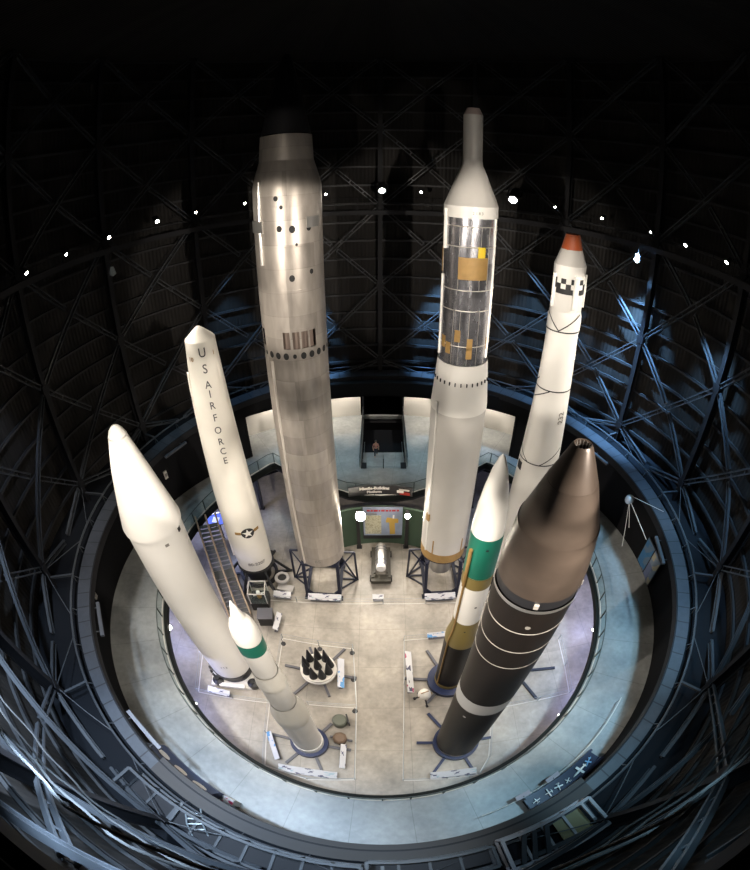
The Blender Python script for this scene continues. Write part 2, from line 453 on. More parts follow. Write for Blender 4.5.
# ledge with its sheet-metal cap
MB().ring(ledge_i, ledge_o, 9.9, ZL, -151, 155, 150).build('ledge', M_LEDGE, label='blue-grey sheet metal ledge on top of the dark wall', **S)
MB().ring(scaled(ledge_i, .985), ledge_o, 9.9, ZL + .02, 155, 209, 30).build('ledge_board', mat('ledge_board', (.030, .026, .024), .7), label='brownish board on the near stretch of the ledge', **S)
MB().ring(scaled(ledge_i, .999), scaled(ledge_i, 1.004), 9.72, ZL + .03, 0, 360, 160).build('trim_ledge', M_STEEL_D, label='dark drip edge along the ledge', **S)
MB().ring(ledge_o, circ(19.95, (CX, DY)), 9.7, 9.9, 0, 360, 120).build('ledge_gutter', M_NIGHT, label='dark gutter floor behind the ledge', **S)
rp = MB()
pts = [Vector((*ledge_p(k * 3), ZL + .30)) for k in range(120)]
rp.tube(pts, .06, 8, True)
rp.build('ledge_pipe', M_STEEL, label='pipe rail that runs round behind the ledge', **S)
for k in range(48):
    p = Vector(ledge_p(k * 7.5)).to_3d()
    o = Vector(ledge_o(k * 7.5)).to_3d()
    MB().beam((p.x, p.y, 9.9), (p.x, p.y, ZL + .34), .05, .05).beam((o.x, o.y, ZL + .06), (p.x, p.y, ZL + .3), .04, .04).build('pipe_bracket', M_STEEL, label='bracket of the ledge pipe rail', **S)

# ------------------------------------------------------------------ steel shell
ZT = 37.2
sh = MB(); seg = 128
prof = [(19.9, 9.6)] + [(19.9, z) for z in (15, 20, 25, 30, 35, ZT)]
sh.lathe(prof, 128, (CX, DY, 0), cap=False)
sh.build('wall_shell', M_SHELL, label='dark corrugated steel panels of the silo wall', **S)
dm = [(19.9 * math.cos(t), ZT + 6.5 * math.sin(t)) for t in [rad(x) for x in (0, 10, 20, 30, 40, 50, 60, 70, 80, 88)]]
L(dm, c=(CX, DY, 0), cap=True).build('ceiling', M_SHELL, label='dark corrugated dome of the silo', **S)
NB = 16; LV = [11.3, 18.0, 24.6, 31.0, 37.2]
R_C = 18.95
for k in range(NB):
    az = k * 360 / NB
    n = Vector((math.sin(rad(az)), math.cos(rad(az)), 0))
    c = MB()
    p, q = shell(az, R_C, 9.9), shell(az, R_C, ZT)
    c.beam(p, q, .34, .05, n, (0, -.25)).beam(p, q, .34, .05, n, (0, .25)).beam(p, q, .04, .5, n)
    for z in LV: c.box(shell(az, R_C - .28, z), (.55, .05, .5), Matrix.Rotation(-rad(az), 3, 'Z'))
    c.build('steel_column', M_STEEL_D, label='dark I-section column of the silo frame', **S)
def brace(az0, z0, az1, z1, shift):
    R = R_C - .1 + shift
    p, q = shell(az0, R, z0), shell(az1, R, z1)
    n = shell((az0 + az1) / 2, 1, 0) - Vector((CX, DY, 0)); n.z = 0; n.normalize()
    d = (q - p).normalized(); p = p + d * .35; q = q - d * .35
    b = MB()
    b.beam(p, q, .07, .17, n, (-.125, 0)).beam(p, q, .07, .17, n, (.125, 0))
    m = max(2, int((q - p).length / 1.3))
    t = d.cross(n).normalized()
    for i in range(m + 1):
        c = p + (q - p) * (i / m)
        b.beam(c - t * .13, c + t * .13, .10, .03, n)
    b.build('steel_brace', M_STEEL, label='slanting double-channel brace of the silo frame', **S)
st_ = 360 / NB
for k in range(NB):
    a0, a1 = k * st_, (k + 1) * st_; am = (a0 + a1) / 2
    brace(am, 9.9, a0, LV[0], 0); brace(am, 9.9, a1, LV[0], 0)
    for j in range(4):
        zc = (LV[j] + LV[j + 1]) / 2
        brace(a0, LV[j], a1, LV[j + 1], .0)
        # the other diagonal is cut at the crossing, as in the frame
        brace(a1, LV[j], am, zc, .0); brace(am, zc, a0, LV[j + 1], .0)
k = 0
z = 10.85
while z < ZT + .2:
    a = MB()
    f0, f1 = circ(19.62, (CX, DY)), circ(19.8, (CX, DY))
    f2 = circ(19.65, (CX, DY))
    a.ring(f0, f1, z, z + .03, 0, 360, 96); a.ring(f0, f2, z - .12, z + .03, 0, 360, 96)
    a.build('purlin_ring', M_PURLIN, label='curved purlin behind the braces', **S)
    z += 1.55
# thin stay rods between ledge and columns
for k in range(NB):
    az = k * st_
    for s in (-1, 1):
        p = Vector((*ledge_p(az + s * 9), ZL + .3)); q = shell(az, R_C - .2, 11.2)
        MB().tube([p, q], .025, 6).build('stay_rod', M_STEEL, label='thin stay rod from ledge rail to column', **S)
    p = Vector((*ledge_p(az), ZL + .35)); q = shell(az, R_C - .2, 10.6)
    MB().beam(p, q, .12, .12).build('stay_strut', M_STEEL, label='short strut from ledge rail to column', **S)

# catwalk that carries the spotlights
CWI, CWO, CWZ = 17.75, 18.65, 24.25
MB().ring(circ(CWI, (CX, DY)), circ(CWO, (CX, DY)), CWZ - .06, CWZ, 0, 360, 128).build('catwalk_deck', M_STEEL_D, label='narrow steel catwalk high round the silo', **S)
for zz, nm in ((.55, 'mid'), (1.05, 'top')):
    MB().tube([Vector((*circ(CWI, (CX, DY))(k * 3), CWZ + zz)) for k in range(120)], .022, 6, True).build('catwalk_rail', M_STEEL_D, label='%s rail of the high catwalk' % nm, **S)
MB().ring(circ(CWI - .03, (CX, DY)), circ(CWI + .03, (CX, DY)), CWZ - .25, CWZ + .1, 0, 360, 128).build('catwalk_edge', M_STEEL_D, label='edge channel of the high catwalk', **S)
for k in range(64):
    if 31 <= k <= 33: continue
    p = shell(k * 360 / 64, CWI, CWZ)
    MB().beam(p, p + Vector((0, 0, 1.05)), .035, .035).build('catwalk_post', M_STEEL_D, label='post of the high catwalk rail', **S)


# ------------------------------------------------------------------ missiles
def facing(A):
    f = -Vector(A).normalized(); return math.atan2(f.y, f.x) + PI / 2
def missile(name, label, A, group='missiles standing in the gallery'):
    return thing(name, label, 'missile', (A[0], A[1], 0), facing(A), group)

def disc_patch(mb, r, z, phi, a, th=.012, n=18, sy=1.0):
    """round patch on a cylinder"""
    vs = [(0, 0)] + [(a * math.cos(2 * PI * k / n), a * sy * math.sin(2 * PI * k / n)) for k in range(n)]
    P = []
    for x, y in vs:
        t = rad(phi) + x / r
        P.append(((r + th) * math.sin(t), -(r + th) * math.cos(t), z + y))
    return mb.add(P, [(0, 1 + k, 1 + (k + 1) % n) for k in range(n)])

FONTC = {}
def text_mesh(s, size, bold=0.0):
    cu = bpy.data.curves.new('t', 'FONT'); cu.body = s; cu.size = size; cu.align_x = 'CENTER'; cu.align_y = 'CENTER'; cu.offset = bold
    cu.resolution_u = 3
    o = bpy.data.objects.new('t', cu); COL.objects.link(o)
    dg = bpy.context.evaluated_depsgraph_get()
    me = bpy.data.meshes.new_from_object(o.evaluated_get(dg))
    bpy.data.objects.remove(o)
    bm = bmesh.new(); bm.from_mesh(me); bpy.data.meshes.remove(me)
    for _ in range(3):
        ed = [e for e in bm.edges if e.calc_length() > size * .22]
        if not ed: break
        bmesh.ops.subdivide_edges(bm, edges=ed, cuts=1)
        bmesh.ops.triangulate(bm, faces=bm.faces)
    vs = [v.co.copy() for v in bm.verts]; fs = [tuple(v.index for v in f.verts) for f in bm.faces]
    bm.free()
    return vs, fs
def wrap_text(mb, s, size, r, phi, z, rot=0.0, th=.02, bold=.012, sx=1.0, rz=None):
    vs, fs = text_mesh(s, size, bold * size)
    c, sn = math.cos(rad(rot)), math.sin(rad(rot)); P = []
    for v in vs:
        x, y = (v.x * c - v.y * sn) * sx, v.x * sn + v.y * c
        rr = (r if rz is None else rz(z + y)) + th
        t = rad(phi) + x / rr
        P.append((rr * math.sin(t), -rr * math.cos(t), z + y))
    return mb.add(P, fs)

# --- tall bare metal missile -------------------------------------------------
A2 = (-4.26, 20.26)
t2 = missile('ballistic_missile', 'tall bare-metal silver missile with a row of round holes and a dark nose', A2)
R2 = 1.61
L([(R2, 3.6), (R2, 18.55)], seg=96).build('first_stage', M_ALU, t2)
# open lattice windows: ring with gaps
def cyl_windows(r, z0, z1, wins, thick=.05):
    mb = MB(); step = 1.5
    for a in [q * step for q in range(240)]:
        c = a + step / 2
        cw = wrap(c)
        if any(w0 < cw < w1 for w0, w1 in wins): continue
        mb.patch(r - .0, z0, z1, a, a + step, 0.0, n=1)
        vs = []
    return mb
wins = []
for g0 in (-22, 76, -124):
    for k in range(4): wins.append((wrap(g0 + k * 15.5) + 1.5, wrap(g0 + k * 15.5) + 13.5))
L([(R2, 18.55), (R2, 19.3)], seg=96, cap=False).build('interstage', M_ALU, t2)
cyl_windows(R2, 19.3, 20.15, wins).build('window_band', M_ALU, t2, label='ring of tall open windows between the stages')
L([(R2 - .25, 19.2), (R2 - .25, 20.2)], seg=48, cap=False).build('window_lining', M_BROWNW, t2, label='brown interior behind the open windows')
L([(R2, 20.15), (R2, 26.75), (1.54, 27.1), (1.27, 28.0)], seg=96, cap=False).build('second_stage', M_ALU, t2)
L([(1.27, 28.0), (1.20, 29.2), (.9, 29.25)], seg=96, cap=True).build('neck_ring', M_ALU, t2)
L([(1.16, 29.25), (.98, 30.1), (.55, 32.0), (.30, 33.0), (.16, 33.35), (0, 33.45)], seg=64, cap=False).build('nose_cone', M_BLACK, t2, label='black nose cone')
for k in range(24):
    disc_patch(MB(), R2, 18.95, -3 + k * 15, .135 if k % 5 else .09, sy=1.3).build('vent_hole', M_RUBBER, t2)
for z, ph, a in [(24.95, -14, .12), (24.9, 6, .14), (24.9, 34, .12), (22.7, 2, .13), (22.9, 36, .10), (26.3, -18, .10), (25.9, -10, .08), (24.2, 12, .06)]:
    disc_patch(MB(), R2, z, ph, a, sy=1.2).build('port_hole', M_RUBBER, t2)
def tube_on(t, name, m, r, phi, z0, z1, rad_, lab=None, r1=None, n=6):
    pts = []
    for k in range(n + 1):
        f = k / n; R = r + ((r1 if r1 is not None else r) - r) * f + rad_ * .6
        pts.append((R * math.sin(rad(phi)), -R * math.cos(rad(phi)), z0 + (z1 - z0) * f))
    o = MB().tube(pts, rad_, 10).build(name, m, t)
    if lab: o['label'] = lab
    return o
tube_on(t2, 'cable_duct', M_SILVERL, R2, -48, 3.7, 18.6, .075)
tube_on(t2, 'cable_duct', M_ALUP, R2, -50, 25.3, 27.1, .08, r1=1.55)
tube_on(t2, 'cable_duct', M_ALUP, R2, -50, 23.3, 24.8, .09)
MB().patch(R2, 24.75, 25.3, -82, -44, .07).build('access_panel', M_ALUP, t2)
MB().patch(R2, 24.9, 25.4, 30, 58, .02).build('access_panel', M_ALUP, t2)
for z in (4.6, 9.6, 13.5, 18.5, 20.25, 22.1, 24.1, 25.9):
    L([(R2 + .006, z), (R2 + .012, z + .03), (R2 + .006, z + .06)], seg=96, cap=False).build('weld_seam', M_ALU, t2)
wrap_text(MB(), '65', .42, R2, -12, 4.2).build('marking', M_INKG, t2, label='dark stencilled number near the base')
# nozzle pair under it
for s in (-1, 1):
    L([(.42, 2.5), (.36, 2.9), (.22, 3.4), (.30, 3.6)], c=(s * .55, 0, 0), seg=32).build('engine_nozzle', M_ALUP, t2)

# --- white and silver two-stage missile -------------------------------------
A1 = (4.19, 20.58)
t1 = missile('ballistic_missile', 'white and grey two-stage missile with a foil-bright upper stage and a bottle-shaped nose', A1)
RA, RB = 1.525, 1.27
L([(RA, 4.3), (RA, 15.3)], seg=96, cap=False).build('first_stage', M_GREYP, t1, label='smooth light grey lower stage')
L([(RA + .01, 3.5), (RA + .01, 4.3)], seg=96).build('base_band', M_GOLD, t1, label='golden brown band at the base')
L([(.78, 1.35), (.78, 3.5)], seg=48).build('engine_shroud', M_ALUP, t1)
L([(RA + .012, 15.28), (RA + .012, 15.5), (RB + .04, 18.1)], seg=96, cap=False).build('interstage', M_WHITE, t1, label='white tapered skirt between the stages')
for k in range(30): MB().patch(1.40, 17.02, 17.2, k * 12, k * 12 + 2.0, .055).build('vent_slot', M_INK, t1)
L([(RB, 18.1), (RB, 25.3)], seg=96, cap=False).build('second_stage', M_ALU2, t1, label='shiny bare-metal upper stage')
L([(RB + .02, 25.3), (RB + .02, 25.85)], seg=96, cap=False).build('upper_band', M_WHITE, t1)
L([(RB + .02, 25.85), (.60, 27.55), (.50, 27.75), (.46, 28.0)], seg=96, cap=False).build('nose_skirt', M_GREYP, t1)
L([(.46, 28.0), (.46, 30.25)], seg=64, cap=False).build('reentry_body', M_GREYP, t1)
L([(.46, 30.25), (.30, 30.6), (0, 30.65)], seg=64, cap=False).build('nose_tip', M_PINK, t1, label='pinkish nose tip')
for z in (19.1, 20.9, 21.9, 23.95, 24.9):
    L([(RB + .004, z), (RB + .012, z + .02), (RB + .004, z + .045)], seg=96, cap=False).build('panel_seam', M_SILVERL, t1)
for ph in (-74, -28, -12, 8, 30, 52, 110, 150, 190, 230):
    MB().patch(RB, 18.15, 20.85 if abs(ph) < 60 else 25.2, ph, ph + .6, .01, n=1).build('panel_joint', M_SILVERL, t1)
for ph in (-22, 4, 24, 44): MB().patch(RB, 21.9, 24.9, ph, ph + .6, .01, n=1).build('panel_joint', M_SILVERL, t1)
MB().patch(RB, 22.45, 23.5, -22, 42, .03).build('wide_strap', M_GOLD, t1, label='wide golden plate across the shiny stage')
MB().patch(RB, 22.6, 23.8, -104, -78, .03).build('wide_strap', M_GOLD, t1)
MB().patch(RB, 23.5, 24.0, 18, 34, .04).build('yellow_plate', M_YELLOW, t1, label='small bright yellow plate')
for ph, z in ((-22, 19.35), (-44, 18.65), (-60, 18.9), (6, 18.5), (6, 18.95), (58, 18.9)):
    MB().patch(RB, z, z + .6, ph, ph + 13, .02).build('amber_panel', M_GOLD, t1)
tube_on(t1, 'cable_duct', M_WHITE, RB, -70, 18.4, 22.5, .06)
tube_on(t1, 'cable_duct', M_WHITE, RB, -60, 23.8, 25.7, .09)
tube_on(t1, 'cable_duct', M_WHITE, RB, 62, 18.4, 25.3, .06)
tube_on(t1, 'cable_duct', M_WHITE, RA, -46, 4.3, 15.9, .06, r1=RA)
MB().patch(RA, 7.2, 7.8, -52, -42, .1).build('duct_bracket', M_GOLD, t1)
for ph in (-26, 52): MB().patch(RA, 4.3, 5.6, ph, ph + 3, .03, n=1).build('strut_fairing', M_GOLD, t1)
wrap_text(MB(), '2 1 8 3', .18, RB + .02, 14, 25.55).build('marking', M_INKG, t1)

# --- lettered white missile on the left --------------------------------------
AT = (-9.46, 20.42)
th = missile('ballistic_missile', 'cream missile lettered U S AIR FORCE downward, with a blunt top', AT)
def rth(z):
    pr = [(1.9, 1.32), (4.6, 1.38), (9.0, 1.33), (12.0, 1.22), (16.6, 1.02), (19.3, .85)]
    for (z0, r0), (z1, r1) in zip(pr, pr[1:]):
        if z <= z1: return r0 + (r1 - r0) * (z - z0) / (z1 - z0)
    return pr[-1][1]
L([(rth(z), z) for z in (1.9, 3, 4.6, 7, 9, 10.5)], seg=96).build('tank_section', M_CREAM, th)
L([(rth(z), z) for z in (10.5, 12, 14.3, 16.6, 18, 19.3)], seg=96, cap=False).build('forward_section', M_CREAM, th)
L([(.85, 19.3), (.80, 19.36), (.40, 19.72), (.12, 19.95), (0, 19.98)], seg=96, cap=False).build('nose_cap', M_CREAM, th, label='shallow conical cap')
tube_on(th, 'cable_duct', M_CREAM, rth(4), -84, 3.0, 17.5, .06, r1=rth(17.5) + .03, n=12)
zs = [18.75, 17.85, 16.95, 16.4, 15.7, 14.95, 14.15, 13.4, 12.75, 12.1]
for ch, z in zip('USAIRFORCE', zs):
    wrap_text(MB(), ch, .72 if ch in 'US' else .62, 1, 0, z, th=.03, bold=.008, rz=rth, sx=.85).build('letter', mat('faded_black', (.05, .05, .052), .7), th)
star = MB(); z0, r0 = 6.05, 1.37
disc_patch(star, r0, z0, 4, .46, .03, 32)
star.build('roundel', M_INK, th, label='round star insignia with side bars')
sv = []
for k in range(10):
    q = .40 if k % 2 == 0 else .16
    sv.append((q * math.sin(2 * PI * k / 10), q * math.cos(2 * PI * k / 10)))
P = [((r0 + .045) * math.sin(rad(4) + x / r0), -(r0 + .045) * math.cos(rad(4) + x / r0), z0 + y) for x, y in [(0, 0)] + sv]
MB().add(P, [(0, 1 + k, 1 + (k + 1) % 10) for k in range(10)]).build('star', M_WHITE, th)
for a, b in ((-33, -15.5), (23.5, 41)):
    MB().patch(1.37, z0 - .08, z0 + .14, a, b, .03).build('insignia_bar', M_TAN, th)
wrap_text(MB(), '80-2207', .40, 1.34, 2, 2.75, th=.03, bold=.03).build('marking', M_INKG, th, label='grey serial number near the base')
wrap_text(wrap_text(MB(), '10', .35, .9, -46, 18.4, rz=rth), '1', .35, .9, 42, 18.6, rz=rth).build('marking', M_GOLD, th)

# --- white missile with orange nose ------------------------------------------
AG = (9.46, 20.02)
ag = missile('ballistic_missile', 'slender white missile with an orange-red nose, checker marks and black rings', AG)
def rag(z):
    pr = [(.9, 1.45), (8, 1.38), (11.8, 1.22), (16.7, .97), (19.85, .86)]
    for (z0, r0), (z1, r1) in zip(pr, pr[1:]):
        if z <= z1: return r0 + (r1 - r0) * (z - z0) / (z1 - z0)
    return pr[-1][1]
L([(rag(z), z) for z in (.9, 4, 8, 11.8)], seg=96).build('booster', M_WHITE, ag)
L([(rag(z), z) for z in (11.8, 14, 16.7, 19.7)] + [(.90, 20.0), (.90, 20.7), (.83, 21.0)], seg=96, cap=False).build('forward_section', M_WHITE, ag)
L([(.83, 21.0), (.84, 23.35)], seg=96, cap=False).build('upper_stage', M_WHITE, ag)
L([(.84, 23.35), (.76, 23.55), (.55, 24.12)], seg=96, cap=False).build('shoulder', M_GREYP, ag, label='light grey tapered shoulder')
L([(.55, 24.12), (.37, 24.86), (0, 24.9)], seg=96, cap=False).build('nose', M_ORANGE, ag, label='orange-red nose section')
for ph in (-56, 24, 100, -130): tube_on(ag, 'fairing', M_WHITE, .83, ph, 21.2, 22.9, .085)
def line_on(mb, rf, pts, w=.045, th=.02, n=40):
    """black line wound on the skin through (phi, z) points"""
    for (a0, z0), (a1, z1) in zip(pts, pts[1:]):
        vs = []; m = max(2, int(abs(a1 - a0) / 6) + 2)
        dx = rad(a1 - a0) * rf(z0); dz = z1 - z0; l = math.hypot(dx, dz); nx, nz = -dz / l * w / 2, dx / l * w / 2
        for i in range(m + 1):
            f = i / m; a = rad(a0 + (a1 - a0) * f); z = z0 + dz * f
            for s in (-1, 1):
                zz = z + nz * s; R = rf(zz) + th; t = a + nx * s / R
                vs.append((R * math.sin(t), -R * math.cos(t), zz))
        mb.add(vs, [(2 * i, 2 * i + 2, 2 * i + 3, 2 * i + 1) for i in range(m)])
    return mb
r21 = lambda z: .905
for z, off in ((20.0, 10), (16.7, -10), (12.0, 0)):
    rf = r21 if z == 20.0 else rag
    line_on(MB(), rf, [(-180 + k * 12, z) for k in range(31)], .07).build('black_ring', M_INK, ag)
    mb = MB()
    if z == 20.0: line_on(mb, lambda q: .905, [(-70, z + 1.0), (-12, z + .05)], .06); line_on(mb, lambda q: .905, [(-12, z + .05), (60, z + .95)], .06)
    elif z == 16.7: line_on(mb, rag, [(-75, z - .75), (-8, z - .02)], .06); line_on(mb, rag, [(-90, z + .1), (-60, z + .5)], .06)
    else: line_on(mb, rag, [(5, z), (70, z + 1.0)], .06); line_on(mb, rag, [(-90, z + .8), (-30, z)], .06)
    mb.build('slanting_line', M_INK, ag)
mb = MB(); s = .26
cells = [(-58, 0), (-58, 1), (-40, 0), (-22, 0), (-22, 1), (-31, 1), (-4, 0), (-4, -.0), (-13, 0), (5, 1), (14, 0), (5, 0), (14, 1), (-40, 1.9)]
for a, b in [(-62, 0), (-44, -1), (-26, 1), (-26, -1), (-8, 0), (-8, -1), (10, -1), (10, 1), (-44, 0), (-62, 1), (44, -1), (44, 1), (62, 0), (62, -1)]:
    mb.patch(.835, 22.2 + b * s, 22.2 + b * s + s, a, a + 18, .02)
mb.build('checker_mark', M_INK, ag, label='black and white checker marks')
for a, b in ((-68, -48), (38, 62)): MB().patch(1.25, 11.15, 11.7, a, b, .03).build('dark_panel', M_INK, ag)
wrap_text(MB(), '232', .5, 1, 46, 15.1, rot=90, rz=rag, bold=.02).build('marking', M_INKG, ag, label='number written up the side')

# --- big white missile, front left --------------------------------------------
AJ = (-9.62, 11.56)
ju = missile('ballistic_missile', 'large plain white missile with a long cone nose and dark base ring', AJ)
L([(1.33, 1.25), (1.33, 14.55)], seg=112).build('body', M_WHITE, ju)
L([(1.40, 14.5), (1.41, 14.68), (1.10, 16.1), (.77, 17.6), (.40, 18.95), (.30, 19.18), (.16, 19.33), (0, 19.38)], seg=112, cap=False).build('nose_cone', M_WHITE, ju, label='long rounded cone nose')
L([(.415, 18.9), (.42, 18.93), (.40, 18.97)], seg=64, cap=False).build('nose_seam', M_GREYP, ju)
MB().patch(1.33, 14.2, 14.45, 44, 52, .03).build('hatch', M_INK, ju)
MB().patch(1.33, 14.0, 14.15, 4, 12, .01).build('hatch', M_INKG, ju)
L([(1.38, .85), (1.40, 1.25)], seg=96).build('base_ring', M_BLACK, ju, label='dark ring at the bottom')
wrap_text(MB(), '112', .32, 1.33, -26, 2.9).build('marking', M_INKG, ju)

# --- small white missile with a green band, front left -------------------------
AM = (-4.29, 6.64)
mm = missile('ballistic_missile', 'small off-white three-stage missile with a green band under its pointed nose', AM)
L([(.86, .5), (.86, 1.15)], seg=80).build('base_skirt', M_OFFW, mm)
L([(.82, 1.15), (.81, 6.15)], seg=80, cap=False).build('first_stage', M_OFFW, mm)
L([(.83, 6.15), (.85, 6.2), (.85, 7.15), (.60, 8.35), (.60, 8.45)], seg=80, cap=False).build('interstage', M_CREAM, mm)
L([(.575, 8.45), (.575, 10.7)], seg=80, cap=False).build('second_stage', M_OFFW, mm)
L([(.585, 10.7), (.60, 10.75), (.60, 11.0), (.50, 11.9), (.50, 12.0)], seg=80, cap=False).build('interstage', M_CREAM, mm)
L([(.475, 12.0), (.475, 13.9)], seg=80, cap=False).build('third_stage', M_OFFW, mm)
L([(.485, 13.9), (.48, 14.65)], seg=80, cap=False).build('green_band', M_GREEN, mm, label='dark green band')
L([(.475, 14.65), (.47, 15.0), (.42, 15.45), (.33, 15.75), (.22, 15.9)], seg=80, cap=False).build('guidance_section', M_WHITE, mm)
L([(.22, 15.9), (.225, 15.98), (.12, 16.4), (.02, 16.82), (0, 16.84)], seg=48, cap=False).build('nose_cone', M_WHITE, mm)

# --- green, olive and black missile on the right ---------------------------------
A3 = (3.99, 11.35)
m3 = missile('ballistic_missile', 'missile banded white, green, olive and black with a long tan duct, on a blue ring', A3)
L([(.86, .45), (.86, .85)], seg=80).build('base_band', M_OLIVE, m3, label='olive band at the foot')
L([(.84, .85), (.84, 6.4)], seg=80, cap=False).build('first_stage', M_DARK, m3, label='black lower stage')
L([(.845, 6.4), (.855, 6.9), (.675, 7.9), (.67, 8.75)], seg=80, cap=False).build('interstage', M_OLIVE, m3, label='flared olive section')
L([(.66, 8.75), (.66, 11.75)], seg=80, cap=False).build('second_stage', M_WHITE, m3, label='white middle stage')
L([(.665, 11.75), (.665, 12.55)], seg=80, cap=False).build('interstage', M_OLIVE, m3, label='olive band above the white stage')
L([(.66, 12.55), (.655, 15.02)], seg=80, cap=False).build('third_stage', M_GREEN, m3, label='dark green stage')
L([(.65, 15.02), (.645, 15.4), (.57, 16.3), (.45, 17.15), (.28, 18.0), (.12, 18.5), (0, 18.68)], seg=80, cap=False).build('nose_shroud', M_WHITE, m3, label='pointed white nose shroud')
tube_on(m3, 'cable_duct', M_TAN, .86, -40, .7, 6.9, .05, 'long tan duct')
tube_on(m3, 'cable_duct', M_TAN, .86, -40, 6.9, 8.0, .055, r1=.68)
tube_on(m3, 'cable_duct', M_TAN, .68, -40, 8.0, 12.0, .055)
tube_on(m3, 'cable_duct', M_TAN, .68, -40, 11.9, 14.3, .085)
for z, ph, a in ((14.5, 14, .06), (10.4, 26, .06), (8.1, 10, .05)): disc_patch(MB(), .67, z, ph, a).build('port', M_INK, m3)

# --- big dark missile, front right -----------------------------------------------
AP = (4.07, 6.66)
pk = missile('ballistic_missile', 'x', AP)
pk['label'] = 'huge charcoal missile with a bronze-brown nose shroud and one pale band low down'
RP = 1.17
L([(RP - .08, .5), (RP - .08, .85)], seg=112).build('base_collar', M_ALUP, pk)
L([(RP, .85), (RP, 9.42)], seg=112).build('first_stage', M_DARK, pk)
L([(RP + .008, 9.42), (RP + .008, 10.6)], seg=112, cap=False).build('pale_band', M_GREYB, pk, label='pale grey band')
L([(RP, 10.6), (RP, 17.85)], seg=112, cap=False).build('upper_stages', M_DARK, pk)
for z in (14.4, 15.55, 16.7): L([(RP + .004, z), (RP + .012, z + .03), (RP + .004, z + .05)], seg=112, cap=False).build('joint_line', M_SILVERL, pk)
L([(RP + .03, 17.85), (RP + .03, 17.98)], seg=112, cap=False).build('joint_ring', M_ALUP, pk, label='bright metal ring under the shroud')
L([(RP - .02, 17.98), (RP - .02, 18.35)], seg=112, cap=False).build('separation_joint', M_BLACK, pk)
L([(RP, 18.35), (1.165, 18.6), (1.13, 19.1), (1.02, 20.15)], seg=112, cap=False).build('shroud_base', M_BROWN, pk, label='bronze-brown lower shroud')
L([(1.0, 20.1), (.975, 20.25), (.60, 21.40)], seg=112, cap=False).build('shroud_middle', M_BROWN, pk)
L([(.595, 21.40), (.25, 22.25), (.20, 22.32), (.17, 22.30), (.15, 22.05), (0, 22.0)], seg=64, cap=False).build('shroud_tip', M_BROWN, pk, label='open tip of the shroud')
mb = MB()
for k in range(12):
    a = 2 * PI * k / 12
    mb.beam((.165 * math.sin(a), -.165 * math.cos(a), 22.30), (.14 * math.sin(a), -.14 * math.cos(a), 22.06), .02, .02)
mb.build('tip_rib', M_ALUP, pk)
for ph, z in ((12, 18.15), (95, 18.15), (-80, 18.15)): MB().patch(RP - .02, z - .08, z + .08, ph - 3, ph + 3, .06).build('latch', M_SILVERL, pk)
for ph, z, m in ((14, 17.1, M_INKG), (-12, 8.6, M_GREYB)): disc_patch(MB(), RP, z, ph, .08).build('port', m, pk)

# each stands a hair out of plumb, as surveyed from the catwalk
def lean(t, h, dx, dy=0.0):
    R = Matrix.Rotation(math.atan2(dx, h), 4, 'Y') @ Matrix.Rotation(-math.atan2(dy, h), 4, 'X')
    t.rotation_euler = (R @ Matrix.Rotation(t.rotation_euler.z, 4, 'Z')).to_euler()
lean(t2, 28, -.10); lean(th, 19, -.22); lean(ju, 19, -.27); lean(ag, 24, -.15)
# ------------------------------------------------------------------ stands
SG = 'stands under the missiles'
def box_stand(A, half, yf, yb, h, label, front=True):
    t = thing('missile_stand', label, 'stand', (A[0], A[1], 0), 0, SG)
    for x in (-half, half):
        for y in (-yf, yb):
            MB().beam((x, y, 0), (x, y * (.66 if y < 0 else 1), h), .22, .22, (0, 1, 0)).box((x, y, .03), (.42, .42, .06)).build('leg', M_NAVY, t)
    fr = {'u': MB(), 'l': MB()}
    for z in (h - .12, .35):
        mb = fr['u' if z > 1 else 'l']
        for y in (-yf, yb):
            yy = y * (.66 if (y < 0 and z > 1) else (.97 if y < 0 else 1))
            if y < 0 and z > 1 and not front: continue
            mb.beam((-half, yy, z), (half, yy, z), .22, .24)
        for x in (-half, half): mb.beam((x, -yf * (.66 if z > 1 else .97), z), (x, yb, z), .22, .24)
    for sx in (-1, 1):
        for y in (-yf, yb):
            for z0, z1 in ((.4, .85),):
                fr['l'].beam((sx * half, y * .94, z1), (sx * (half - .45), y * .97, z0), .16, .16, (0, 1, 0))
    for m2, n2 in ((fr['u'], 'upper_frame'), (fr['l'], 'lower_frame')): m2.build(n2, M_NAVY, t)
    for sx in (-1, 1):
        o = MB()
        X = half + 1.1
        o.beam((sx * half, 0, h), (sx * X, .1, h - .1), .12, .12).beam((sx * X, .1, h - .1), (sx * (X + .1), .1, .0), .14, .14, (0, 1, 0))
        o.beam((sx * half, .1, .1), (sx * (X + .1), .1, .1), .12, .12).beam((sx * half, .1, h - .2), (sx * X, .1, .15), .10, .10, (0, 1, 0))
        o.beam((sx * half, -.9, .1), (sx * (X + .1), .1, .1), .10, .10).beam((sx * X, .1, h - .1), (sx * half, -.9, h - .9), .08, .08)
        o.beam((sx * half, 1.1, .1), (sx * (X + .1), .1, .1), .10, .10)
        o.build('outrigger', M_NAVY, t)
    r = MB().ring(circ(1.28, (0, 0)), circ(1.5, (0, 0)), h, h + .16, 0, 360, 48)
    r.build('support_ring', M_NAVY, t)
    for sx, sy in ((-1, -1), (1, -1), (-1, 1), (1, 1)):
        MB().beam((sx * half, sy * (yf * .66 if sy < 0 else yb), h - .1), (sx * .98, sy * .98, h + .06), .16, .12).build('bracket', M_NAVY, t)
    return t
box_stand(A2, 1.18, 1.75, 1.4, 3.44, 'navy steel box frame with outriggers under the bare-metal silver missile')
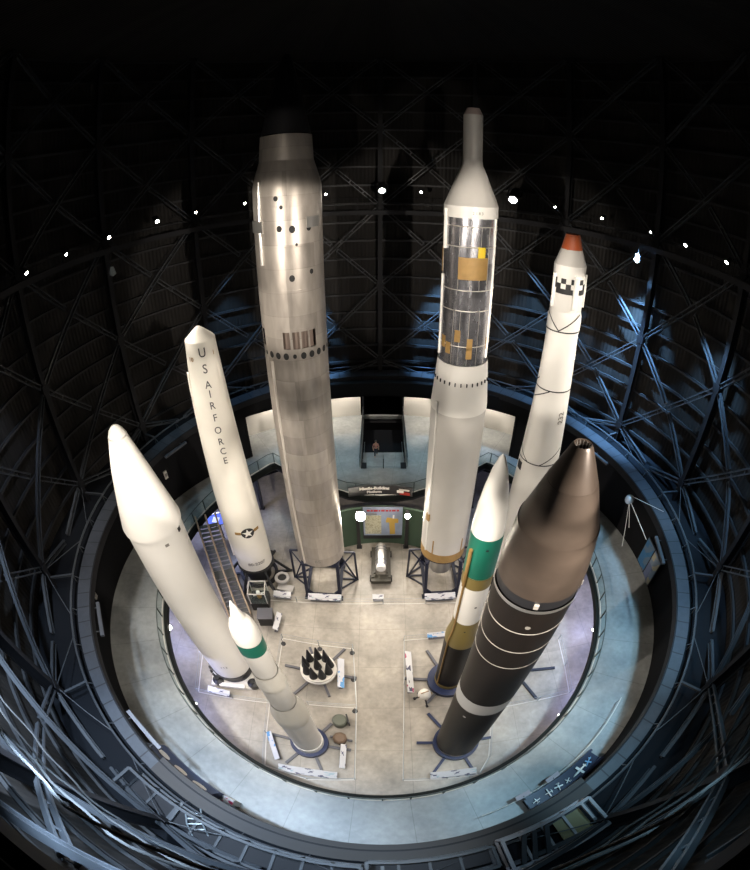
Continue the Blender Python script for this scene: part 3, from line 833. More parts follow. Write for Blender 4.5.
box_stand(A1, 1.18, 1.95, 1.4, 3.35, 'navy steel box frame with outriggers under the bottle-nosed white and silver missile', False)

def ring_stand(A, r0, r1, h, arms, L1, m_ring, m_arm, label, a_in=None):
    t = thing('missile_stand', label, 'stand', (A[0], A[1], 0), 0, SG)
    MB().ring(circ(r0, (0, 0)), circ(r1, (0, 0)), .04, h, 0, 360, 64).build('ring', m_ring, t)
    for a, l in arms:
        d = Vector((math.cos(rad(a)), math.sin(rad(a)), 0))
        p = d * (a_in or r1 - .06)
        MB().beam((p.x, p.y, .09), (d.x * l, d.y * l, .09), .17, .16).build('arm', m_arm, t)
    return t
ring_stand(AP, 1.12, 1.33, .4, [(176, 2.25), (123, 2.7), (236, 2.5), (291, 2.2), (1, 2.1), (61, 2.4)], 0, M_BLUE, M_BLUE, 'blue ring with six blue spokes on the floor under the huge charcoal missile')
ring_stand(A3, .66, 1.30, .45, [(115, 2.75), (173, 2.7), (229, 2.15), (291, 2.6), (353, 2.6), (55, 2.6)], 0, M_BLUE, M_ARM, 'blue ring with grey spokes under the green and olive banded missile')
ring_stand(AM, .68, 1.10, .5, [(52, 1.95), (112, 2.4), (172, 2.3), (232, 2.1), (292, 2.2), (352, 2.4)], 0, M_BLUE, M_ARM, 'blue ring with grey spokes under the small off-white missile')
ring_stand((8.35, 11.45), .4, .85, .4, [(-6, 2.8), (-66, 2.65), (234, 2.5), (174, 2.4), (114, 2.4), (54, 2.4)], 0, M_BLUE, M_NAVY, 'ring with dark blue spokes on the floor behind the huge charcoal missile', a_in=.8)
# ring of struts under the lettered missile
t = thing('missile_stand', 'black ring stand with splayed struts under the lettered cream missile', 'stand', (*AT, 0), .2, SG)
MB().ring(circ(1.1, (0, 0)), circ(1.42, (0, 0)), 1.62, 1.88, 0, 360, 48).build('upper_ring', M_BLACK, t)
MB().ring(circ(1.25, (0, 0)), circ(1.5, (0, 0)), .05, .28, 0, 360, 48).build('lower_ring', M_BLACK, t)
L([(.95, .1), (1.0, 1.7)], seg=32).build('engine_skirt', M_BLACK, t)
for k in range(6):
    a = k * PI / 3
    MB().beam((1.3 * math.cos(a), 1.3 * math.sin(a), 1.7), (2.5 * math.cos(a), 2.5 * math.sin(a), .08), .15, .15, (-math.sin(a), math.cos(a), 0)).beam((1.35 * math.cos(a), 1.35 * math.sin(a), .14), (2.6 * math.cos(a), 2.6 * math.sin(a), .14), .16, .16).build('strut', M_BLACK, t)
# low white base of the big white missile
t = thing('missile_stand', 'low launch base with white plates and round black pads under the plain white missile', 'stand', (*AJ, 0), .08, SG)
MB().box((0, -.1, .14), (2.9, 2.9, .26)).box((0, -1.5, .3), (1.7, .28, .3)).build('base_plate', M_WHITE, t)
L([(1.2, .27), (1.25, .85)], seg=64).build('pedestal', M_NAVY, t)
for sx, sy in ((-1, -1), (1, -1), (-1, 1), (1, 1)):
    L([(.34, 0), (.38, .1), (.36, .5), (.16, .62), (.16, .8)], c=(sx * 1.18 + .2, sy * 1.2, 0), seg=28).build('pad', M_BLACK, t)
for k in range(5):
    a = rad(-48 - k * 12)
    MB().box((1.55 * math.sin(a), -1.55 * math.cos(a), .9), (.16, .16, .22), Matrix.Rotation(a, 3, 'Z')).build('clamp', M_BLACK, t)
# tripod base of the orange-nosed missile
t = thing('missile_stand', 'dark base ring under the orange-nosed white missile', 'stand', (*AG, 0), 0, SG)
MB().ring(circ(.9, (0, 0)), circ(1.55, (0, 0)), .05, .88, 0, 360, 48).build('ring', M_BLACK, t)
for k in range(4):
    a = k * PI / 2 + .6
    MB().beam((1.5 * math.cos(a), 1.5 * math.sin(a), .12), (2.5 * math.cos(a), 2.5 * math.sin(a), .12), .2, .2).build('arm', M_BLACK, t)

# ------------------------------------------------------------------ exhibits on the gallery floor
t = thing('reentry_vehicle_display', 'round white platform carrying ten black pointed cones inside a wire barrier', 'display', (-4.08, 12.05, 0), 0)
L([(1.12, .42), (1.16, .44), (1.16, .60), (1.12, .62)], seg=56).build('lower_ring', M_WHITE, t)
L([(1.02, .62), (1.02, .74)], seg=56).build('dark_band', M_BLACK, t)
L([(1.12, .74), (1.12, .86), (.98, .88)], seg=56).build('platform_top', M_CREAM, t)
L([(.5, 0), (.45, .42)], seg=24).build('pedestal', M_ARM, t)
cone0 = None
for k in range(10):
    a = 2 * PI * k / 9 + .25; r = .78 if k < 9 else 0
    if cone0 is None:
        cone0 = L([(.22, .88), (.26, .93), (.255, 1.02), (.04, 2.35), (0, 2.42)], seg=28, cap=True).build('black_cone', M_INK, t); o = cone0
    else:
        o = cone0.copy(); COL.objects.link(o)
    o.location = (r * math.cos(a), r * math.sin(a), 0)
for k, l in enumerate((2.5, 2.1, 2.3, 2.5, 2.0, 2.4)):
    a = rad(52 + 60 * k); d = Vector((math.cos(a), math.sin(a), 0))
    MB().beam(d * 1.0 + Vector((0, 0, .08)), d * l + Vector((0, 0, .08)), .16, .14).build('arm', M_ARM, t)

def board(name, label, p, q, m, w=.42, h=.55, legs=True, group='information boards at the barriers'):
    """slanted reading rail between two floor points"""
    P, Q = Vector((*p, 0)), Vector((*q, 0)); c = (P + Q) / 2; d = (Q - P); l = d.length; ang = math.atan2(d.y, d.x)
    t = thing(name, label, 'sign', (c.x, c.y, 0), ang, group)
    MB().box((0, 0, h), (l, w, .04), Matrix.Rotation(rad(28), 3, 'X')).build('panel', m, t)
    for s in (-1, 1): MB().box((s * l * .42, .05, h / 2), (.07, .07, h)).build('leg', M_ARM, t)
    MB().box((0, .05, .02), (l * .9, .25, .04)).build('foot', M_ARM, t)
    return t
board('information_board', 'long white reading board in front of the bare-metal silver missile', (-5.35, 18.2), (-2.95, 18.2), M_SIGN, .5)
board('information_board', 'long white reading board in front of the bottle-nosed missile', (2.95, 18.25), (5.15, 18.25), M_SIGN, .5)
board('information_board', 'white reading board in front of the lettered cream missile', (-7.9, 18.2), (-6.6, 18.2), M_SIGN, .5)
board('information_board', 'short white reading board in front of the silver cylinder on its cart', (-.75, 18.35), (.05, 18.35), M_SIGN, .4)
board('information_board', 'blue and white reading board beside the platform of black cones', (-2.62, 10.75), (-2.72, 13.0), M_SIGNB, .45)
board('information_board', 'white reading board with a dark red emblem beside the centre aisle', (1.62, 10.4), (1.56, 13.6), M_SIGNR, .45)
board('information_board', 'wide white reading board by the balcony edge below the green-banded missile', (-5.9, 4.55), (-2.6, 4.35), M_SIGN, .5)
board('information_board', 'small white reading board near the crates', (-2.35, 4.9), (-2.3, 6.6), M_SIGN, .35)
board('information_board', 'white reading board slanting at the barrier corner beside the small off-white missile', (-6.7, 7.0), (-6.0, 5.1), M_SIGNB, .35)
board('information_board', 'wide white reading board by the balcony edge below the huge charcoal missile', (2.45, 4.3), (5.0, 4.35), M_SIGN, .5)
board('information_board', 'white reading board in front of the plain white missile', (-11.0, 9.4), (-9.5, 9.3), M_SIGN, .45)
board('information_board', 'small white board standing by the stair foot', (-7.3, 15.0), (-7.2, 16.5), M_SIGN, .4)
board('information_board', 'thin blue and white board behind the green and olive banded missile', (2.9, 14.85), (4.9, 14.95), M_SIGNB, .35)

def barrier(label, pts, posts=True):
    t = thing('wire_barrier', label, 'barrier', (0, 0, 0), 0, 'low wire barriers round the exhibits')
    for (x, y) in pts:
        MB().tube([(x, y, 0), (x, y, .72)], .022, 8).build('post', M_RAIL, t)
    for (a, b) in zip(pts, pts[1:]):
        mb = MB()
        mb.tube([(*a, .70), (*b, .70)], .012, 5).tube([(*a, .38), (*b, .38)], .010, 5)
        mb.build('wire', M_RAIL, t)
        MB().beam((*a, .012), (*b, .012), .05, .024).build('floor_strip', M_GREYP, t)
    return t
barrier('wire barrier round the platform of black cones', [(-6.8, 10.4), (-6.8, 14.6), (-4.3, 14.3), (-2.0, 14.1), (-1.8, 11.7), (-1.65, 9.45), (-4.6, 9.5)])
barrier('wire barrier along the aisle beside the small off-white missile', [(-1.65, 9.45), (-1.65, 6.8), (-1.66, 4.2), (-4.3, 4.0), (-6.8, 4.6)])
barrier('wire barrier between the plain white missile and the small off-white missile', [(-6.8, 4.6), (-6.95, 7.0), (-7.0, 9.3), (-9.4, 9.2), (-11.8, 9.15), (-12.2, 12.4), (-12.6, 15.0)])
barrier('wire barrier along the east side of the aisle', [(5.2, 14.95), (3.3, 14.9), (1.37, 14.8), (1.25, 11.2), (1.1, 7.6), (.98, 4.15), (3.4, 4.1), (5.2, 4.15), (5.9, 5.3)])
barrier('wire barrier behind the huge charcoal missile', [(5.9, 5.3), (6.35, 7.9), (7.35, 8.85), (9.5, 8.9), (11.7, 8.95), (11.9, 11.2), (12.0, 13.5)])
barrier('long wire barrier in front of the two tallest missiles', [(-8.8, 17.9), (-6.2, 17.95), (-3.0, 18.0), (0, 18.05), (3.0, 18.0), (5.6, 17.9), (8.2, 17.6)])

# weighted stands round the cone platform (dark round feet)
for x, y, w in ((-6.7, 14.15, 'north-west corner of the cone barrier'), (-4.2, 13.95, 'middle of the north side of the cone barrier'), (-2.05, 13.75, 'north-east corner of the cone barrier'), (-1.75, 9.2, 'south-east corner of the cone barrier'), (-1.9, 11.6, 'east side of the cone barrier')):
    t = thing('barrier_stand', 'small dark round-footed stand at the ' + w, 'stand', (x, y, 0), 0, 'dark round-footed barrier stands')
    L([(.17, 0), (.17, .05), (.05, .08)], seg=20).build('foot', M_INK, t)
    MB().tube([(0, 0, .06), (0, 0, .75)], .018, 8).build('post', M_INK, t)

# silver cylinder on a cart under the balcony edge
t = thing('bomb_cart', 'dark olive wheeled cart under the silver cylinder', 'cart', (-.13, 21.6, 0))
mb = MB()
for s in (-1, 1): mb.box((s * .62, 0, .55), (.2, 3.1, .35)).box((s * .45, 0, .95), (.12, 2.6, .12))
for y in (-1.3, 0, 1.3): mb.box((0, y, .5), (1.4, .25, .25))
mb.box((0, -1.62, .5), (1.45, .5, .3)); mb.build('frame', M_OLIVED, t)
for sx in (-1, 1):
    for y in (-1.3, 1.2):
        MB().tube([(sx * .62, y, .27), (sx * .82, y, .27)], .27, 18).build('wheel', M_RUBBER, t)
for y in (-.7, .8): MB().box((0, y, .85), (1.0, .2, .3)).build('cradle', M_OLIVED, t)
t = thing('silver_bomb', 'silver rounded cylinder lying on the dark cart', 'bomb', (-.13, 21.6, 1.42))
M90 = Matrix.Rotation(rad(90), 3, 'X')
L([(0, -1.30), (.22, -1.25), (.36, -1.08), (.40, -.85), (.40, .75), (.34, .95)], seg=40, M=M90).build('body', M_ALUP, t)
L([(.34, .95), (.36, 1.0), (.36, 1.25), (.30, 1.3)], seg=32, M=M90).build('tail', M_WHITE, t)
for z in (-.78, -.5, .5): L([(.405, z), (.42, z + .03), (.405, z + .06)], seg=40, M=M90, cap=False).build('band', M_ARM, t)

t = thing('wheel_display', 'white-rimmed dark wheel lying on a grey plinth between two missile stands', 'display', (-7.25, 19.3, 0), rad(-8))
MB().box((.15, -.3, .2), (1.2, .6, .4)).build('plinth', M_PLINTH, t)
L([(.55, .55), (.58, .6), (.58, .74), (.52, .8), (.34, .78), (.34, .6)], c=(-.25, .35, 0), seg=36).build('rim', M_PLINTH, t)
L([(.33, .56), (.33, .72), (.12, .78)], c=(-.25, .35, 0), seg=28).build('hub', M_RUBBER, t)
MB().box((-.25, .35, .28), (.5, .5, .56)).build('pedestal', M_PLINTH, t)

# glass display case with a small spacecraft
t = thing('display_case', 'tall glass case on a dark plinth left of the navy frames, beside the stairs', 'display case', (-8.75, 17.5, 0), rad(8))
MB().box((0, 0, .45), (1.25, 1.25, .9)).build('plinth', M_BLACK, t)
mb = MB()
for sx in (-1, 1):
    for sy in (-1, 1): mb.box((sx * .6, sy * .6, 1.5), (.05, .05, 1.2))
for s in (-1, 1): mb.box((0, s * .6, 2.1), (1.25, .06, .06)).box((s * .6, 0, 2.1), (.06, 1.25, .06))
mb.build('frame', M_WHITEW, t)
MB().box((0, 0, 1.5), (1.15, 1.15, 1.15)).build('glass', M_GLASS, t)
t = thing('model_spacecraft', 'small white and gold spacecraft model inside the glass case', 'model', (-8.75, 17.5, .91), rad(30))
L([(.16, 0), (.20, .3), (.12, .5)], seg=20).build('body', M_TAN, t)
L([(.12, .5), (.15, .58), (.13, .72), (0, .78)], seg=20).build('head', M_WHITE, t)
for s in (-1, 1): MB().box((s * .28, 0, .4), (.26, .02, .16)).build('panel', M_WHITE, t)
t = thing('display_plinth', 'dark low cabinet at the foot of the stairs', 'cabinet', (-8.1, 16.0, 0), rad(8))
MB().box((0, 0, .5), (1.0, .9, 1.0)).build('body', M_BLACK, t)
MB().box((0, 0, 1.02), (1.1, 1.0, .05)).build('top', M_ARM, t)

t = thing('instrument_sphere', 'round cream instrument on a dark wheeled tripod beside the blue rings', 'instrument', (2.38, 10.0, 0), rad(20))
L([(0, .72), (.22, .76), (.36, .92), (.40, 1.1), (.36, 1.28), (.22, 1.42), (0, 1.47)], seg=36).build('drum', M_CREAM, t)
MB().box((0, 0, 1.49), (.5, .05, .06)).box((0, -.1, 1.2), (.84, .05, .05)).build('strap', M_TAN, t)
for k in range(3):
    a = 2 * PI * k / 3 - PI / 2
    MB().beam((.1 * math.cos(a), .1 * math.sin(a), .8), (.55 * math.cos(a), .55 * math.sin(a), .12), .08, .08).build('leg', M_BLACK, t)
    MB().tube([(.55 * math.cos(a) - .06, .55 * math.sin(a), .10), (.55 * math.cos(a) + .06, .55 * math.sin(a), .10)], .1, 14).build('wheel', M_RUBBER, t)
MB().box((0, .25, .95), (.7, .12, .12)).build('yoke', M_BLACK, t)

t = thing('round_crate', 'grey-green drum-shaped unit on the floor beside the small off-white missile', 'crate', (-2.6, 8.3, 0), rad(15))
L([(.40, 0), (.44, .05), (.44, .62), (.36, .7)], seg=28).build('drum', mat('crate_green', (.10, .11, .085), .6), t)
MB().box((.48, 0, .35), (.1, .7, .6)).build('side_plate', M_INK, t)
t = thing('square_crate', 'brown rounded unit on the floor next to the wide reading board', 'crate', (-2.55, 7.05, 0), rad(-6))
L([(.40, 0), (.42, .06), (.42, .5), (.30, .6)], seg=8).build('body', mat('crate_brown', (.13, .085, .055), .6), t)
for a, b, c in ((.55, 0, .3), (-.52, .1, .2)): MB().box((a, b, .12), (c, .14, .14)).build('skid', M_ARM, t)

# staircase from the balcony down to the floor
t = thing('staircase', 'steel staircase with bronze handrails down from the balcony beside the lettered missile', 'staircase', (0, 0, 0))
top = Vector((-12.2, 21.7, 4.35)); bot = Vector((-9.15, 15.95, 0))
run = bot - top; side = Vector((-.905, -.42, 0)).normalized() * 1.55
NS = 24
mid = .52
def sp(f, s=0.0, up=0.0):
    # landing half way
    if f < mid - .06: h = f / (mid - .06) * .5
    elif f < mid + .06: h = .5
    else: h = .5 + (f - mid - .06) / (1 - mid - .06) * .5
    return Vector((top.x + run.x * f, top.y + run.y * f, top.z * (1 - h) + up)) + side * s
for s, nm in ((0, 'east'), (1, 'west')):
    mb = MB()
    for a, b in ((0, mid - .06), (mid - .06, mid + .06), (mid + .06, 1)): mb.beam(sp(a, s, -.1), sp(b, s, -.1), .07, .32)
    mb.build('stringer', M_BLACK, t)
for k in range(NS):
    f = (k + .5) / NS
    c = sp(f, .5, -.02)
    MB().box(c, (1.5, .30, .04), Matrix.Rotation(math.atan2(side.y, side.x), 3, 'Z')).build('tread', M_GRATE, t)
for s in (0, .5, 1):
    mb = MB()
    for u in (.95, .5): mb.tube([sp(f, s, u) for f in (0, mid - .06, mid + .06, 1)], .07 if u > .9 else .022, 8)
    mb.build('handrail', M_BRASS, t)
for s in (0, .5, 1):
    for k in range(9): MB().beam(sp(k / 8, s, 0), sp(k / 8, s, .95), .045, .045).build('baluster', M_BRASS, t)
for f in (mid, .98):
    for s in (0, 1): MB().beam((sp(f, s).x, sp(f, s).y, 0), sp(f, s, -.1), .12, .12, (0, 1, 0)).build('post', M_BLACK, t)

t = thing('wall_screen', 'glowing blue screen under the balcony behind the stairs', 'screen', (-13.4, 23.9, 1.6), rad(28))
MB().box((0, 0, .7), (1.9, .12, 1.35)).build('casing', M_BLACK, t)
MB().box((0, -.07, .7), (1.7, .02, 1.15)).build('display', emit('screen_blue', (.10, .16, .75), .9), t)
MB().box((-.15, -.085, .75), (.55, .01, .6), Matrix.Rotation(.5, 3, 'Y')).build('picture', emit('screen_pale', (.55, .6, .85), .9), t)
MB().beam((0, .06, -.0), (0, .06, -1.6), .2, .1, (0, 1, 0)).build('stand', M_BLACK, t)

# ------------------------------------------------------------------ tongue of the balcony
g = MB().ring(circ(7.66), circ(7.86), 0, 4.1, -40, 40, 40).build('wall_green', M_GREENW, label='green curved wall under the balcony', kind='structure')
t = thing('exhibit_poster', 'large poster with a yellow tower picture on the green wall between two black posts', 'poster', (.03, 24.17, -.35)); t.scale = (1, 1, 1.2)
MB().box((0, .02, 2.35), (3.1, .08, 3.0)).build('board', M_INK, t)
MB().box((0, -.03, 2.45), (3.0, .03, 2.75)).build('sheet', mat('poster_blue', (.30, .36, .48), .5, 0, .15, 1.5), t)
MB().box((-.75, -.05, 2.25), (1.25, .02, 1.75)).build('text_block', printed('poster_text', (.52, .50, .36), [(.42, .40, .28), (.35, .33, .22)], (14, 14, 14), .6), t)
mb = MB()
x = -1.2
for w in (.22, .16, .30, .12, .26, .2, .14, .28, .18):
    mb.box((x + w / 2, -.05, 3.55), (w, .02, .14)); x += w + .07
mb.build('headline', mat('poster_red', (.45, .03, .04), .5), t)
mb = MB()
mb.beam((.75, -.055, 1.35), (.70, -.055, 2.5), .42, .02, (0, 1, 0)).beam((.70, -.055, 2.45), (.72, -.055, 2.75), .95, .02, (0, 1, 0)).beam((.3, -.056, 2.85), (1.15, -.056, 2.7), .18, .02, (0, 1, 0))
mb.build('tower_picture', mat('poster_yellow', (.55, .36, .08), .5), t)
MB().beam((.80, -.06, 2.85), (.82, -.06, 3.15), .12, .02, (0, 1, 0)).build('rocket_picture', M_WHITE, t)
MB().box((0, -.05, 1.12), (3.0, .02, .22)).build('ground_picture', M_INK, t)
MB().box((-.95, -.05, 3.25), (1.0, .02, .10)).build('subtitle', M_INKG, t)

t = thing('balcony_sign', 'black banner with pale lettering and a red emblem on the balcony front', 'sign', (0, 0, 0))
MB().ring(circ(8.02 + .30), circ(8.40), 4.85, 5.72, -16.5, 16.5, 24).build('banner', M_BLACK, t)
def arc_text(s, size, az, R, z, m, nm, bold=.02):
    vs, fs = text_mesh(s, size, bold); P = []
    for v in vs:
        a = rad(az) + v.x / R
        P.append((CX + R * math.sin(a), CY + R * math.cos(a), z + v.y))
    return MB().add(P, fs).build(nm, m, t)
arc_text('Missile-Building', .36, -3.2, 8.30, 5.48, M_GREYP, 'lettering')
arc_text('Platform', .32, -3.2, 8.30, 5.12, M_GREYP, 'lettering')
MB().ring(circ(8.29), circ(8.31), 4.93, 5.2, 10.0, 15.3, 8).build('emblem', mat('emblem_red', (.40, .03, .02), .5), t, label='red emblem')
MB().ring(circ(8.28), circ(8.30), 5.1, 5.35, 8.5, 12.0, 8).build('emblem', M_WHITE, t)
MB().ring(circ(8.28), circ(8.30), 5.35, 5.5, 9.5, 15.0, 8).build('emblem', M_SILVERL, t)

def black_post(x, y, h, label, w=.26):
    t = thing('balcony_post', label, 'post', (x, y, 0), 0, 'black posts under the balcony')
    MB().beam((0, 0, 0), (0, 0, h), w, w, (0, 1, 0)).build('shaft', M_BLACK, t)
    MB().box((0, 0, .02), (w + .16, w + .16, .04)).build('base_plate', M_BLACK, t)
black_post(-1.86, 23.8, 4.12, 'black post left of the poster')
black_post(1.86, 23.8, 4.12, 'black post right of the poster')
for s in (-1, 1):
    w = 'left' if s < 0 else 'right'
    black_post(s * 7.9, 28.35, 4.12, 'black post under the inner balcony corner, %s side of the middle bay' % w)
    black_post(s * 10.75, 28.0, 4.12, 'black post under the outer balcony corner, %s side of the middle bay' % w)
for az in (-78, -100, -125, 78, 100, 125, 148, -148):
    p = Vector(rim(az)).to_3d(); q = Vector((CX, CY, 0)); d = (p - q).normalized(); p = p + d * 2.0
    black_post(p.x, p.y, 4.12, 'black post under the balcony, ' + {-78: 'behind the lettered cream missile', -100: 'level with the plain white missile', -125: 'below the portholed console side', 78: 'behind the orange-nosed missile', 100: 'below the ball satellite', 125: 'below the picture panels', 148: 'below the navy table', -148: 'below the leaflet stand'}[az])

# ------------------------------------------------------------------ railings
M_POST = mat('rail_post', (.06, .075, .07), .5, .2)
t = thing('balcony_railing', 'glass railing with thin steel rail round the inner rim of the balcony', 'railing', (0, 0, 0))
rail_pts = [Vector((*scaled(rim, 1.008)(a), 0)) for a in range(-180, 180, 1)]
MB().tube([p + Vector((0, 0, ZB + 1.05)) for p in rail_pts[::2]], .032, 6, True).build('top_rail', M_POST, t)
MB().tube([p + Vector((0, 0, ZB + .06)) for p in rail_pts[::2]], .035, 6, True).build('bottom_rail', M_WHITEW, t)
acc = 0; last = rail_pts[0]; marks = [0]
for i in range(1, 360):
    acc += (rail_pts[i] - rail_pts[i - 1]).length
    if acc > 1.42: marks.append(i); acc = 0
post0 = MB().beam((0, 0, 0), (0, 0, 1.05), .06, .06, (0, 1, 0)).build('post', M_POST, t)
for j, i in enumerate(marks):
    o = post0 if j == 0 else post0.copy()
    if j: COL.objects.link(o)
    o.location = rail_pts[i] + Vector((0, 0, ZB))
for i, i2 in zip(marks, marks[1:] + [360]):
    mb = MB(); idx = list(range(i, i2 + 1)); vs = []
    for q in idx:
        p = rail_pts[q % 360]
        for zz in (.12, .98): vs.append((p.x, p.y, ZB + zz))
    mb.add(vs, [(2 * q, 2 * q + 2, 2 * q + 3, 2 * q + 1) for q in range(len(idx) - 1)]).build('glass_panel', M_GLASS, t)
for s, x in ((-1, NX0 - .08), (1, NX1 + .08)):
    t = thing('stair_railing', 'teal glass parapet on the %s side of the steps' % ('west' if s < 0 else 'east'), 'railing', (x, 0, 0), 0, 'parapets of the steps')
    MB().box((0, 32.8, ZB + .55), (.03, 8.2, 1.0)).build('glass_panel', mat('teal_parapet', (.05, .10, .12), .3), t)
    MB().beam((0, 28.7, ZB + 1.08), (0, 36.9, ZB + 1.08), .07, .05).build('top_rail', M_STEEL, t)
    MB().tube([(-s * .25, 28.7, ZB + .8), (-s * .25, 31.0, 4.1), (-s * .25, 33, 4.1)], .03, 8).build('handrail', M_RAIL, t)
    MB().box((-s * .3, 28.95, 4.0), (.45, .9, 1.0)).build('newel_block', M_BLACK, t)
t = thing('stair_handrail', 'thin dark handrail in the middle of the steps', 'handrail', (.1, 0, 0))
MB().tube([(0, 28.75, 5.35), (0, 30.9, 4.2)], .035, 8).build('rail', M_BLACK, t)
for y, z0, z1 in ((28.75, 4.3, 5.35), (29.8, 3.8, 4.8), (30.9, 3.3, 4.2)): MB().tube([(0, y, z0), (0, y, z1)], .03, 8).build('post', M_BLACK, t)

# visitor on the landing
t = thing('person', 'person in a dusky pink top and dark trousers walking on the landing at the steps', 'person', (-.55, 31.8, 3.36), rad(8))
def skin(name, pts, edges, radii, m, parent, root=0):
    me = bpy.data.meshes.new(name); me.from_pydata(pts, edges, []); me.update()
    o = bpy.data.objects.new(name, me); COL.objects.link(o); o.parent = parent
    me.materials.append(m)
    md = o.modifiers.new('skin', 'SKIN'); md.use_smooth_shade = True
    for v, r in zip(me.skin_vertices[0].data, radii): v.radius = (r, r)
    me.skin_vertices[0].data[root].use_root = True
    s = o.modifiers.new('sub', 'SUBSURF'); s.levels = 2; s.render_levels = 2
    return o
P_ = [(0, 0, .92), (0, 0, 1.15), (0, 0, 1.36), (0, 0, 1.47), (0, -.01, 1.56), (0, -.01, 1.68),
      (-.09, 0, .88), (-.11, -.14, .48), (-.11, -.10, .08), (-.11, -.24, .04),
      (.09, 0, .88), (.11, .10, .47), (.11, .24, .10), (.11, .12, .04),
      (-.19, 0, 1.36), (-.26, .04, 1.10), (-.24, -.10, .86), (-.23, -.16, .78),
      (.19, 0, 1.36), (.26, .02, 1.10), (.24, -.08, .86), (.23, -.14, .78)]
E_ = [(0, 1), (1, 2), (2, 3), (3, 4), (4, 5), (0, 6), (6, 7), (7, 8), (8, 9), (0, 10), (10, 11), (11, 12), (12, 13), (2, 14), (14, 15), (15, 16), (16, 17), (2, 18), (18, 19), (19, 20), (20, 21)]
R_ = [.13, .12, .14, .05, .085, .085, .09, .062, .045, .04, .09, .062, .045, .04, .05, .042, .034, .035, .05, .042, .034, .035]
skin('body', P_, E_, R_, mat('skin_tone', (.42, .25, .18), .6), t)
skin('shirt', [(0, 0, .95), (0, 0, 1.15), (0, 0, 1.36), (-.19, 0, 1.37), (-.25, .03, 1.14), (.19, 0, 1.37), (.25, .02, 1.14)], [(0, 1), (1, 2), (2, 3), (3, 4), (2, 5), (5, 6)], [.15, .135, .155, .065, .055, .065, .055], mat('pink_cloth', (.36, .16, .15), .8), t)
skin('trousers', [(0, 0, .93), (-.09, 0, .86), (-.11, -.14, .48), (-.11, -.10, .12), (.09, 0, .86), (.11, .10, .47), (.11, .23, .14)], [(0, 1), (1, 2), (2, 3), (0, 4), (4, 5), (5, 6)], [.14, .10, .072, .058, .10, .072, .058], mat('dark_cloth', (.02, .02, .028), .8), t)
L([(.02, 1.60), (.095, 1.64), (.10, 1.70), (.07, 1.77), (0, 1.79)], c=(0, .01, 0), seg=20).build('hair', M_INK, t)

# ------------------------------------------------------------------ things on the balcony wall
def wall_at(az, off=0.0):
    p = Vector(wallf(az)); q = Vector((CX, CY)); d = (p - q).normalized()
    return p - d * off, d
def on_wall(name, label, cat, az, z, off, group=None):
    p, d = wall_at(az, off)
    return thing(name, label, cat, (p.x, p.y, z), -rad(az) , group)      # local +Y points outward to the wall
for az, w in ((94.4, 'upper of the two, bluer one'), (98.6, 'one with a tan corner, next to the wall light')):
    t = on_wall('picture_panel', 'colourful picture panel on the dark wall, ' + ('blue-topped one nearer the satellite' if az < 95 else 'tan-cornered one beside the grey light bar'), 'panel', az, 6.05, .35, 'picture panels on the dark wall')
    MB().box((0, .03, .1), (1.25, .06, 2.3)).build('frame', M_INK, t)
    MB().box((0, -.01, .1), (1.15, .03, 2.2)).build('sheet', printed('picture_sheet_%d' % az, (.10, .15, .21) if az < 95 else (.16, .20, .25), [(.03, .12, .24), (.04, .14, .28), (.16, .14, .15)] if az < 95 else [(.34, .30, .20), (.10, .12, .2), (.26, .24, .2)], (1.6, 1, 1.6), .55), t)
    MB().box((0, .18, .9), (.1, .3, .1)).box((0, .18, -.9), (.1, .3, .1)).build('bracket', M_INK, t)

# early satellite with whip antennas
B = Vector((16.19, 18.26, 8.87))
t = thing('round_satellite', 'polished ball satellite with long whip antennas hanging before the dark wall', 'satellite', tuple(B))
L([(0, -.34)] + [(.34 * math.cos(rad(a)), .34 * math.sin(rad(a))) for a in range(-75, 90, 15)] + [(0, .34)], seg=40, cap=False).build('ball', mat('polished_ball', (.72, .78, .82), .22, .5), t)
for e in ((16.26, 16.95, 5.6), (16.16, 14.95, 8.3), (16.3, 17.2, 7.2)):
    v = Vector(e) - B
    MB().tube([v.normalized() * .32, v], .026, 6).build('antenna', M_WHITE, t)
MB().tube([(0, 0, .33), (-.05, -3.6, 2.1)], .014, 5).build('hanging_wire', M_WHITE, t)

# light bars under the ledge
def bar(az, l, label, m=M_STEEL, zoff=0.0):
    p = Vector(ledge_i(az)); q = Vector((CX, CY)); d = (p - q).normalized(); p = p - d * .32
    t = thing('wall_washer', label, 'wall light', (p.x, p.y, 9.75 + zoff), -rad(az), 'long wall lights under the ledge')
    MB().box((0, 0, 0), (l, .19, .14)).build('housing', m, t)
    MB().box((0, .02, -.08), (l - .1, .16, .02)).build('diffuser', M_WHITEW, t)
    for s in (-1, 1): MB().beam((s * l * .35, .1, 0), (s * l * .35, .75, .0), .06, .06).build('bracket', M_INK, t)
M_BARG = mat('light_bar_grey', (.05, .055, .065), .5)
bar(-145, 2.3, 'brightly lit light bar under the ledge above the portholed console', mat('light_bar_lit', (.17, .17, .19), .5))  # paler tone than the other bars paints this one as lit
bar(-121.5, 2.2, 'grey light bar under the ledge nearest the plain white missile', M_BARG)
bar(-66, 2.2, 'grey light bar under the ledge between the two left white missiles', M_BARG)
bar(71, 1.6, 'grey light bar under the ledge behind the bronze nose', M_BARG)
bar(104, 2.2, 'grey light bar under the ledge above the picture panels', M_BARG)

